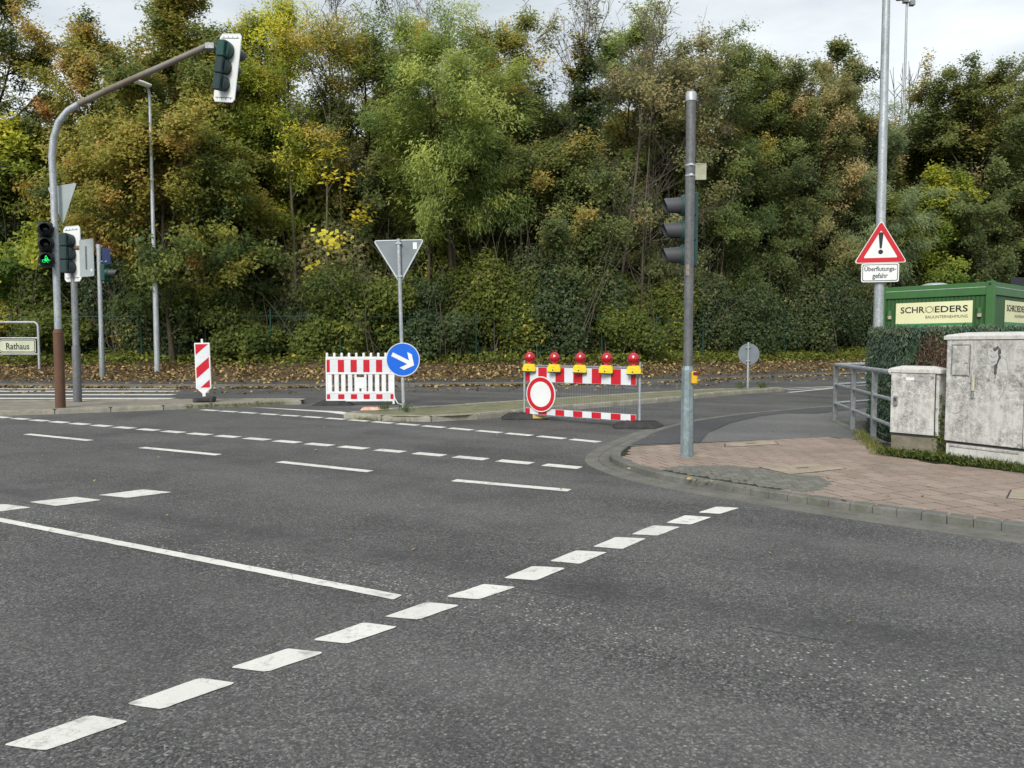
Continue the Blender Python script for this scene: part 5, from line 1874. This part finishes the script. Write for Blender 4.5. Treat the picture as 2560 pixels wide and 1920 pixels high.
# back row: copies of front crowns turned and recoloured, filling the bank behind
protos = [front[2], front[4], front[10], front[13], front[18], front[19], front[24]]
back = [(60, 41, 260, 'field maple'), (190, 43, 250, ''), (330, 41, 230, ''), (480, 42, 250, ''), (610, 40, 210, ''), (730, 42, 230, ''), (860, 41, 200, ''), (990, 42, 210, ''), (1120, 41, 200, ''), (1240, 42, 220, ''), (1340, 44, 230, ''), (1470, 46, 190, ''), (1600, 46, 200, ''), (1700, 47, 200, ''), (1830, 48, 230, ''), (1940, 50, 250, ''), (2030, 52, 250, ''), (2150, 53, 230, ''), (-110, 34, 60, ''), (-60, 42, 200, ''), (2330, 46, 250, '')]
back_lab = ['the town hall sign', 'the bend of the signal arm', 'the street lamp top', 'the overhead signal head', 'the two slender saplings', 'the right-hand slender sapling', 'the give way sign', 'the bright ash', 'the right side of the bright ash', 'the ivy column', 'the bare twiggy tree', 'the brown green slope', 'the corner signal mast', 'the drooping dark tree', 'the brown olive tree', 'the tall lamp post', 'the low yellow green tree', 'the green container', 'the left picture edge', 'the dark corner tree', 'the right picture edge']
bmats = ['leaf_mid', 'leaf_olive_brown', 'leaf_dark', 'leaf_field_maple', 'leaf_dark', 'leaf_mid', 'leaf_olive_brown']
for i, (u, Z, tv, _) in enumerate(back):
    src = protos[i % len(protos)]
    x, y = at_depth(u, Z)
    z = terrain_z(x, y)
    H = (747 - tv) / 1600 * Z + EYE - z
    o = copy_tree(src)
    o.name = 'wood_tree'
    zs = max(v.co.z for v in src.children[1].data.vertices) if len(src.children) > 1 else 10
    s = H / zs
    o.scale = (s * 1.25, s * 1.25, s)
    o.location = (x, y, z - .2)
    o.rotation_euler = (0, 0, 1.3 + i * 2.1)
    o['label'] = 'back row tree of the wood seen behind ' + back_lab[i]
    o['group'] = 'back row trees of the wood'
    mm = M[bmats[(i * 3 + 1) % len(bmats)]]
    for ch in o.children:
        if ch.name.startswith('crown'):
            ch.material_slots[0].link = 'OBJECT'
            ch.material_slots[0].material = mm

# middle row closing the gaps between the front crowns
mid = [(110, 330, 0), (300, 180, 2), (480, 140, 3), (620, 250, 4), (690, 330, 3), (840, 260, 4), (1060, 330, 3), (1130, 180, 4), (1290, 330, 3), (1480, 260, 4), (1610, 240, 3), (1720, 260, 4), (1820, 330, 5), (1930, 270, 4), (1985, 330, 3), (2150, 330, 5)]
mid_lab = ['the bend of the signal mast', 'the street lamp pole', 'the overhead signal', 'the left slender sapling', 'the yellow sprayed sapling', 'the give way sign', 'the bright ash trunk', 'the dark low tree', 'the ivy column foot', 'the bare twigs', 'the corner signal mast top', 'the round sign, up the slope', 'the lamp post shaft', 'the warning triangle', 'the container left end', 'the container right end']
mmats = ['leaf_yellow_green', 'leaf_mid', 'leaf_field_maple', 'leaf_mid', 'leaf_willow', 'leaf_olive_brown', 'leaf_mid', 'leaf_dark', 'leaf_olive_brown', 'leaf_mid', 'leaf_dark', 'leaf_olive_brown', 'leaf_willow', 'leaf_mid', 'leaf_olive_brown', 'leaf_dark']
for i, (u, tv, pi) in enumerate(mid):
    src = protos[pi]
    Z = 36.0
    for _ in range(14):
        Z = far_kerb((u - 1106) / 1600 * Z) + 11.2 + (i % 3) * .7
    x, y = at_depth(u, Z)
    z = terrain_z(x, y)
    H = (747 - tv) / 1600 * Z + EYE - z
    o = copy_tree(src)
    o.name = 'wood_tree'
    zs = max(v_.co.z for v_ in src.children[1].data.vertices)
    s = H / zs
    o.scale = (max(s * 1.15, .85), max(s * 1.15, .85), s)
    o.location = (x, y, z - .2)
    o.rotation_euler = (0, 0, .6 + i * 1.7)
    o['label'] = 'middle row tree of the wood seen just behind ' + mid_lab[i]
    o['group'] = 'middle row trees of the wood'
    for ch in o.children:
        if ch.name.startswith('crown'):
            ch.material_slots[0].link = 'OBJECT'
            ch.material_slots[0].material = M[mmats[i]]

# far wooded hill that reads as one mass
rng = np.random.default_rng(9)
NF = 60000
nt = 420
tu = rng.uniform(-300, 2550, nt)
tz_ = rng.uniform(58, 135, nt)
tx = (tu - 1106) / 1600 * tz_
th = rng.uniform(6, 10, nt)
tr_ = rng.uniform(1.8, 3.4, nt)
idx = rng.integers(0, nt, NF)
d = rng.normal(size=(NF, 3))
d /= np.linalg.norm(d, axis=1, keepdims=True)
rad = rng.uniform(.55, 1.05, (NF, 1)) ** .6
base_z = np.array([terrain_z(a, b) for a, b in zip(tx, tz_)])
pos = np.stack([tx[idx], tz_[idx], base_z[idx] + th[idx] * .55], 1) + d * rad * np.stack([tr_[idx], tr_[idx], th[idx] * .48], 1) + rng.normal(0, .3, (NF, 3))
hue = rng.uniform(0, 1, nt)[idx] * .8 + rng.normal(.1, .12, NF)
v = leaf_arrays(pos, d + rng.normal(0, .5, (NF, 3)) + np.array([0, 0, .4]), .62, .5, rng)
o = leaf_object('far_wood', v, hue, 'leaf_olive_brown')
tag(o, 'distant autumn wood covering the hill behind the trees', 'wood', kind='stuff')
# bare stems on the far right skyline
tb = Tubes()
for k in range(46):
    u = rng.uniform(1860, 2300)
    Z = rng.uniform(80, 110)
    x, y = at_depth(u, Z)
    z = terrain_z(x, y)
    topz = (747 - rng.uniform(140, 190)) / 1600 * Z + EYE
    h = topz - z
    p = curve(np.array([x, y, z]), np.array([0, 0, 1.0]), h, rng, 6, .07)
    tb.add(p, np.linspace(.13, .025, 6), 4)
    for q in range(14):
        f = rng.uniform(.5, .97) * 5
        kk = int(f)
        b0 = p[kk] + (p[min(kk + 1, 5)] - p[kk]) * (f - kk)
        az = rng.uniform(0, 6.28)
        tb.add(curve(b0, np.array([math.cos(az), math.sin(az), 1.1]), rng.uniform(.8, 2.4), rng, 3, .1), np.array([.05, .035, .02]), 3)
o = tb.build('far_bare_trees', 'twig', None)
tag(o, 'distant leafless trees in a row along the right skyline', 'trees', kind='stuff')


# ---- overgrown shrub bank along the wood's edge
def shrub(name, label, x, y, w, dpt, h, mat, n, hue0, L=.13, W=.11, seed=0, lumps=9, z0=None, cat='shrub', group='shrubs along the edge of the wood', flat=.0):
    rng = np.random.default_rng(500 + seed)
    zb = terrain_z(x, y) - .1 if z0 is None else z0
    t = thing(name, label, cat, (x, y, zb), group=group)
    c = np.stack([rng.uniform(-w * .38, w * .38, lumps), rng.uniform(-dpt * .25, dpt * .25, lumps), rng.uniform(.12, .74, lumps) * h], 1)
    c[0] = (0, 0, h * .5)
    rr = np.stack([rng.uniform(.16, .4, lumps) * w, rng.uniform(.25, .5, lumps) * dpt, rng.uniform(.14, .36, lumps) * h], 1)
    hl = rng.normal(0, .14, lumps)
    i = rng.integers(0, lumps, n)
    d = rng.normal(size=(n, 3))
    d /= np.linalg.norm(d, axis=1, keepdims=True)
    d[:, 1] = np.where(d[:, 1] > .4, -d[:, 1], d[:, 1])
    r = 1 - np.abs(rng.normal(0, .16, (n, 1)))
    pos = c[i] + d * rr[i] * r + rng.normal(0, .11, (n, 3))
    pos[:, 2] = np.maximum(pos[:, 2], rng.uniform(.0, .25, n))
    nr = d * .8 + rng.normal(0, .55, (n, 3)) + np.array([0, -.25, .4])
    hue = hue0 + hl[i] + rng.normal(0, .13, n) + (rng.uniform(0, 1, n) > .975) * .4
    leaf_object('foliage', leaf_arrays(pos, nr, L, W, rng, tri=True), hue, mat, t)
    tb = Tubes()
    for k in range(16):
        a = rng.uniform(-w * .45, w * .45)
        p0 = np.array([a, rng.uniform(-dpt * .42, dpt * .2), 0])
        tb.add(curve(p0, np.array([rng.normal(0, .35), rng.normal(0, .2) - .1, 1]), h * rng.uniform(.7, 1.6), rng, 6, .14), np.linspace(.02, .005, 6), 4)
    tb.build('stems', 'twig', t)
    return t


bank = [(-60, 2.6, 3.4, 'b', 'yellow green bramble bank at the far left edge'), (45, 2.4, 3.2, 'b', 'leafy bush behind the Rathaus arrow sign'), (135, 2.4, 3.0, 'b', 'bush behind the rusty signal mast foot'), (215, 2.4, 2.9, 'i', 'ivy bank behind the far pedestrian signal pole'), (300, 2.6, 3.0, 'i', 'dark ivy bank left of the street lamp foot'), (385, 2.6, 2.9, 'i', 'dark ivy bank right of the street lamp foot'), (470, 2.6, 2.8, 'b', 'green bush behind the striped marker panel'), (555, 2.4, 2.3, 'b', 'scrubby bush right of the striped marker panel'), (635, 2.4, 2.4, 'i', 'ivy scrub between marker panel and white fence'), (715, 2.4, 2.5, 'b', 'bush behind the left half of the white fence'), (790, 2.4, 2.7, 'b', 'bush behind the right half of the white fence'), (870, 2.4, 2.8, 'i', 'ivy bank behind the blue arrow disc'), (950, 2.5, 2.6, 'i', 'dark ivy bank right of the blue arrow disc'), (1030, 2.6, 3.1, 'b', 'olive green bush left of the road barrier'), (1110, 2.6, 3.3, 'b', 'olive green bush behind the leftmost warning lamp'), (1190, 2.5, 3.5, 'i', 'tall ivy bank behind the second warning lamp'), (1265, 2.4, 3.2, 'i', 'tall ivy bank behind the middle warning lamps'), (1345, 2.5, 2.9, 'b', 'bush with yellow leaves behind the right warning lamps'), (1425, 2.6, 3.2, 'b', 'bush left of the corner signal mast foot'), (1510, 2.8, 3.3, 'i', 'ivy bank right of the corner signal mast'), (1590, 2.8, 3.3, 'i', 'dark ivy bank left of the small round sign'), (1670, 2.8, 3.2, 'i', 'dark ivy bank right of the small round sign'), (1750, 3.0, 3.5, 'i', 'dark ivy bank left of the railing'), (1835, 3.0, 3.6, 'i', 'dark ivy bank above the railing corner'), (1925, 3.2, 3.8, 'i', 'dark ivy bank behind the lamp post foot'), (2020, 3.2, 3.8, 'i', 'dark shrubs behind the container front'), (2130, 3.2, 3.8, 'i', 'dark shrubs behind the container corner')]
for i, (u, w, h, kd, lab) in enumerate(bank):
    Z = 30.0
    for _ in range(12):
        x = (u - 1106) / 1600 * Z
        Z = far_kerb(x) + 6.6
    x = (u - 1106) / 1600 * Z
    vr = math.sin(i * 12.9898) * 43758.5453 % 1.0
    Z += [0.0, .9, -.25, 1.3, .4][i % 5]
    shrub('ivy_bank' if kd == 'i' else 'bush', lab, x, Z, w * (.85 + .5 * vr), 2.4, h * (.6 + .75 * vr) + (1.4 if i in (3, 5, 15, 16, 19, 22) else 0), 'leaf_ivy' if kd == 'i' else 'leaf_bush', 15000, .45 if kd == 'i' else .4, seed=i, L=.13 if kd == 'i' else .14, W=.11, lumps=14)
# second row of taller undergrowth on the bank, under the trees
src_b = [o for o in col.objects if o.name.startswith(('ivy_bank', 'bush')) and o.parent is None]
for i, (u, w, h, kd, lab) in enumerate(bank):
    Z = 34.0
    dd_ = 9.6 + (i % 3) * .9
    for _ in range(12):
        x = (u + 38 - 1106) / 1600 * Z
        Z = far_kerb(x) + dd_
    x = (u + 38 - 1106) / 1600 * Z
    o = copy_tree(src_b[(i * 5 + 3) % len(src_b)])
    o.name = 'understorey_shrub'
    o.location = (x, Z, terrain_z(x, Z) - .15)
    o.rotation_euler = (0, 0, .25 * math.sin(i * 2.2))
    s = 1.25 + .25 * math.sin(i * 1.7)
    o.scale = (s * 1.05, s, s * 1.12)
    o['label'] = 'undergrowth rising under the trees behind the ' + lab
    o['group'] = 'understorey behind the shrub bank'
    mm = M[['leaf_bush', 'leaf_mid', 'leaf_dark', 'leaf_mid', 'leaf_olive_brown'][i % 5]]
    for ch in o.children:
        if ch.name.startswith('foliage'):
            ch.material_slots[0].link = 'OBJECT'
            ch.material_slots[0].material = mm
# low ground cover at the foot of the bank
rng = np.random.default_rng(77)
n = 20000
gx = rng.uniform(-24, 22, n)
gd = rng.normal(-.25, .6, n)
gy = np.array([far_kerb(a) for a in gx]) + 5.45 - gd
keep = rng.uniform(0, 1, n) < np.where(gx > 3, 1.0, .55)
gx, gy, gd = gx[keep], gy[keep], gd[keep]
gz = np.array([terrain_z(a, b) for a, b in zip(gx, gy)]) + rng.uniform(.02, .34, len(gx))
v = leaf_arrays(np.stack([gx, gy, gz], 1), rng.normal(0, .5, (len(gx), 3)) + np.array([0, -.2, .9]), .15, .1, rng)
tag(leaf_object('ground_cover', v, rng.normal(.6, .15, len(gx)), 'leaf_bush'), 'low green ground cover at the foot of the ivy bank', 'ground cover', kind='stuff')

# ---- old green fence swallowed by the bank
fx0, fx1 = -22.0, 14.0
t = thing('boundary_fence', 'dark green post and wire fence overgrown by ivy along the wood', 'fence', (0, far_kerb(0) + 5.75, terrain_z(0, far_kerb(0) + 5.75)))
ox, oy, oz = t.location
posts = []
for k in range(15):
    x = fx0 + (fx1 - fx0) * k / 14
    y = far_kerb(x) + 5.75
    z = terrain_z(x, y)
    posts.append((x - ox, y - oy, z - oz))
    MB().tube([(x - ox, y - oy, z - oz - .2), (x - ox, y - oy, z - oz + 1.95)], .032, 8).build('post', 'fence_green', t)
for a, b in zip(posts[:-1], posts[1:]):
    MB().tube([(a[0], a[1], a[2] + 1.72), (b[0], b[1], b[2] + 1.72)], .016, 6).build('rail', 'fence_green', t)
    for hh in (.5, 1.1):
        MB().tube([(a[0], a[1], a[2] + hh), (b[0], b[1], b[2] + hh)], .005, 4).build('wire', 'fence_green', t)

# ---- clipped conifer hedge in the sunken bed
t = thing('clipped_hedge', 'clipped blue green conifer hedge with a browned hollow behind the cabinets', 'hedge', (5.72, 10.6, -.9))
rng = np.random.default_rng(5)
hx0, hx1, hy0, hy1, hz = -.27, 4.6, -.25, .75, 2.44


def box_leaves(n, x0, x1, front_y, back_y, z0, z1, jit):
    f = rng.choice(4, n, p=[.50, .2, .22, .08])
    x = rng.uniform(x0, x1, n)
    y = rng.uniform(front_y, back_y, n)
    z = rng.uniform(z0, z1, n)
    nr = np.zeros((n, 3))
    y = np.where(f == 0, front_y, y); nr[f == 0] = (0, -1, .2)
    x = np.where(f == 1, x0, x); nr[f == 1] = (-1, -.2, .2)
    z = np.where(f == 2, z1, z); nr[f == 2] = (0, 0, 1)
    y = np.where(f == 3, back_y, y); nr[f == 3] = (0, 1, .2)
    p = np.stack([x, y, z], 1)
    p += -nr * np.abs(rng.normal(0, jit, (n, 1))) + rng.normal(0, .02, (n, 3))
    wave = .05 * np.sin(p[:, 0] * 7) * np.cos(p[:, 2] * 5)
    p[:, 1] += wave
    return p, nr


p, nr = box_leaves(60000, hx0, hx1, hy0, hy1, .9, hz, .07)
brown = ((p[:, 0] - .17) / .26) ** 2 + ((p[:, 2] - 1.98) / .38) ** 2 < 1 + rng.normal(0, .25, len(p))
ax = np.tile(np.array([0, -.25, 1.0]), (len(p), 1))
v = leaf_arrays(p, nr + rng.normal(0, .5, p.shape), .075, .02, rng, axis=ax, tri=True)
hue = .42 + .18 * np.sin(p[:, 0] * 9 + p[:, 2] * 2) + rng.normal(0, .15, len(p)) + (p[:, 2] > hz - .12) * .25
leaf_object('foliage', v[~brown], np.minimum(hue[~brown], .92), 'leaf_thuja', t)
leaf_object('browned_foliage', v[brown], rng.uniform(0, 1, brown.sum()), 'leaf_thuja_brown', t)
tb = Tubes()
for k in range(8):
    x = hx0 + .25 + k * .6
    tb.add(curve(np.array([x, .2, 0]), np.array([0, 0, 1.0]), 2.2, rng, 5, .06), np.linspace(.06, .02, 5), 6)
    for q in range(16):
        tb.add(curve(np.array([x, .2, rng.uniform(.3, 2.0)]), np.array([rng.normal(), -abs(rng.normal()), .8]), rng.uniform(.25, .5), rng, 4, .2), np.linspace(.012, .004, 4), 3)
tb.build('stems', 'twig', t)

# ================================================================== FALLEN LEAVES, GRASS, WEEDS
def lay(n, xy, zoff, L, W, name, label, mat='leaf_fallen', hue=None, flat=.35, cat='leaves'):
    x, y = xy
    z = np.array([terrain_z(a, b) for a, b in zip(x, y)]) + zoff
    v = leaf_arrays(np.stack([x, y, z], 1), rng.normal(0, flat, (len(x), 3)) + np.array([0, 0, 1.0]), L, W, rng, fold=.16)
    o = leaf_object(name, v, rng.uniform(0, 1, len(x)) if hue is None else hue, mat)
    return tag(o, label, cat, kind='stuff')


n = 24000
x = rng.uniform(-26, 20, n)
kb = np.array([far_kerb(a) for a in x])
dd = np.where(rng.uniform(0, 1, n) < .8, rng.normal(3.9, .95, n), rng.uniform(1.2, 5.6, n))
clump = np.sin(x * 1.7) * np.cos(x * .63 + dd * 1.1) + rng.normal(0, .5, n)
keep = (clump > -.55) & (dd > .3) & (rng.uniform(0, 1, n) < np.where(x > 4, .5, .8))
lay(0, (x[keep], (kb + dd)[keep]), rng.uniform(.01, .09, keep.sum()), .125, .085, 'fallen_leaves', 'deep drift of tan fallen leaves along the wooded verge', flat=.6)
n = 2600
x = rng.uniform(-20, 18, n)
kb = np.array([far_kerb(a) for a in x])
y = kb - .12 - np.abs(rng.normal(0, .17, n))
keep = (np.sin(x * 2.3) + np.sin(x * .9 + 1) + rng.normal(0, .6, n)) > -.9
lay(0, (x[keep], y[keep]), rng.uniform(.01, .05, keep.sum()), .14, .1, 'gutter_leaves', 'row of yellow leaves washed along the far kerb', hue=rng.uniform(.3, 1, keep.sum()))
n = 900
x = rng.uniform(-16, 14, n)
kb = np.array([far_kerb(a) for a in x])
y = kb + rng.uniform(-3.2, 2.2, n)
lay(0, (x, y), np.full(n, .012), .11, .075, 'scattered_leaves', 'single leaves scattered over the far roadway and footway')
# few leaves on the near road and corner pavement
pts = [(1.15, 7.25), (1.6, 6.75), (2.0, 6.3), (2.2, 5.95), (2.9, 6.75), (3.2, 6.55), (3.3, 5.9), (3.6, 6.35), (2.6, 5.75), (3.9, 5.55), (1.9, 7.0), (2.1, 6.6), (1.35, 7.0), (3.05, 5.95), (3.7, 5.6), (1.5, 9.3), (1.9, 9.9), (2.5, 8.8)]
x = np.array([p[0] for p in pts] + [1.68 + rng.normal(0, .06) for _ in range(7)])
y = np.array([p[1] for p in pts] + [6.58 + rng.normal(0, .05) for _ in range(7)])
v = leaf_arrays(np.stack([x, y, np.full(len(x), SW_Z + .012)], 1), rng.normal(0, .25, (len(x), 3)) + np.array([0, 0, 1]), .05, .035, rng)
tag(leaf_object('pavement_leaves', v, rng.uniform(.5, 1, len(x)), 'leaf_fallen'), 'few pale leaves lying on the red corner pavement', 'leaves', kind='stuff')
x = np.concatenate([rng.uniform(-6, 4, 40), [1.55, 0.0, -2.4, -1.1]])
y = np.concatenate([rng.uniform(3, 13, 40), [3.35, 4.7, 9.0, 5.2]])
v = leaf_arrays(np.stack([x, y, np.full(len(x), .012)], 1), rng.normal(0, .25, (len(x), 3)) + np.array([0, 0, 1]), .035, .02, rng)
tag(leaf_object('road_leaves', v, rng.uniform(.4, 1, len(x)), 'leaf_fallen'), 'tiny dry leaves scattered on the near carriageway', 'leaves', kind='stuff')


def blades(cen, n, spread, h, name, label, hue0=.5, zb=SW_Z):
    """tufts of grass blades"""
    c = np.array(cen)
    i = rng.integers(0, len(c), n)
    x = c[i, 0] + rng.normal(0, spread, n)
    y = c[i, 1] + rng.normal(0, spread, n)
    hh = h * rng.uniform(.4, 1.2, n)
    d = np.stack([rng.normal(0, .45, n), rng.normal(0, .45, n), np.ones(n)], 1)
    pos = np.stack([x, y, np.full(n, zb)], 1) + d * hh[:, None] * .45
    nr = np.stack([rng.normal(size=n), rng.normal(size=n), np.full(n, .15)], 1)
    nr -= d * (nr * d).sum(1, keepdims=True) / (d * d).sum(1, keepdims=True)
    v = np.empty((n, 4, 3))
    a = d * hh[:, None]
    b = np.cross(nr, d)
    b /= np.linalg.norm(b, axis=1, keepdims=True) + 1e-9
    w = .0045
    v[:, 0] = pos - a * .5
    v[:, 1] = pos + b * w
    v[:, 2] = pos + a * .5 + rng.normal(0, .012, (n, 3))
    v[:, 3] = pos - b * w
    return tag(leaf_object(name, v, hue0 + rng.normal(0, .2, n), 'leaf_grass'), label, 'grass', kind='stuff')


line1 = [(4.2 + .4 * s, 8.2 - .42 * s) for s in np.linspace(0, 1, 8)] + [(4.56 + .42 * s, 7.76 - .72 * s) for s in np.linspace(0, 1, 10)]
blades(line1, 1500, .045, .11, 'grass_tufts', 'green grass and weeds along the foot of the two cabinets', .5)
line2 = [(4.62 - .48 * s, 9.6 - 1.35 * s) for s in np.linspace(0, 1, 12)] + [(4.85 - .25 * s, 10.3 - .7 * s) for s in np.linspace(0, 1, 6)]
blades(line2, 900, .05, .065, 'dry_grass', 'dry yellow grass along the foot of the railing', .75)
blades([(-2.6 + .12 * k, 12.78 - .03 * k) for k in range(9)], 500, .05, .07, 'kerb_weeds', 'dry weeds in the gutter at the tip of the median island', .8, 0.0)
blades([(-6.6 + .16 * k, 15.0 + .09 * k) for k in range(11)], 500, .06, .09, 'island_weeds', 'weeds growing along the left island kerb', .65, 0.02)
blades([(6.3, 20.4), (7.0, 20.75), (7.1, 20.8), (-2.35, 13.5), (-1.9, 13.15)], 260, .06, .2, 'median_weeds', 'green weed tufts on the median beside the sign posts', .3, .1)
# broad leaved weeds by the cabinets
n = 420
i = rng.integers(0, len(line1), n)
c = np.array(line1)[i] + rng.normal(0, .05, (n, 2)) + np.array([-.03, -.04])
v = leaf_arrays(np.stack([c[:, 0], c[:, 1], SW_Z + rng.uniform(.01, .09, n)], 1), rng.normal(0, .5, (n, 3)) + np.array([0, 0, .7]), .055, .022, rng)
tag(leaf_object('broad_weeds', v, rng.uniform(.1, .7, n), 'leaf_grass'), 'broad leaved weeds at the foot of the tall cabinet', 'weeds', kind='stuff')
# ivy shoots between the two cabinets
tw = thing('ivy_shoots', 'thin ivy shoots climbing the gap between the two cabinets', 'climbing plant', (4.60, 7.93, SW_Z))
tb = Tubes()
for k in range(6):
    tb.add(curve(np.array([rng.normal(0, .02), rng.normal(0, .02), 0]), np.array([rng.normal(0, .1), rng.normal(0, .1), 1]), rng.uniform(.3, .75), rng, 6, .12), np.linspace(.004, .002, 6), 4)
tb.build('stems', 'twig', tw)
n = 260
v = leaf_arrays(np.stack([rng.normal(0, .03, n), rng.normal(-.01, .03, n), rng.uniform(.02, .75, n) ** 1.3], 1), rng.normal(0, .6, (n, 3)) + np.array([-.5, -.6, .3]), .04, .022, rng)
leaf_object('foliage', v, rng.uniform(.1, .6, n), 'leaf_bush', tw)
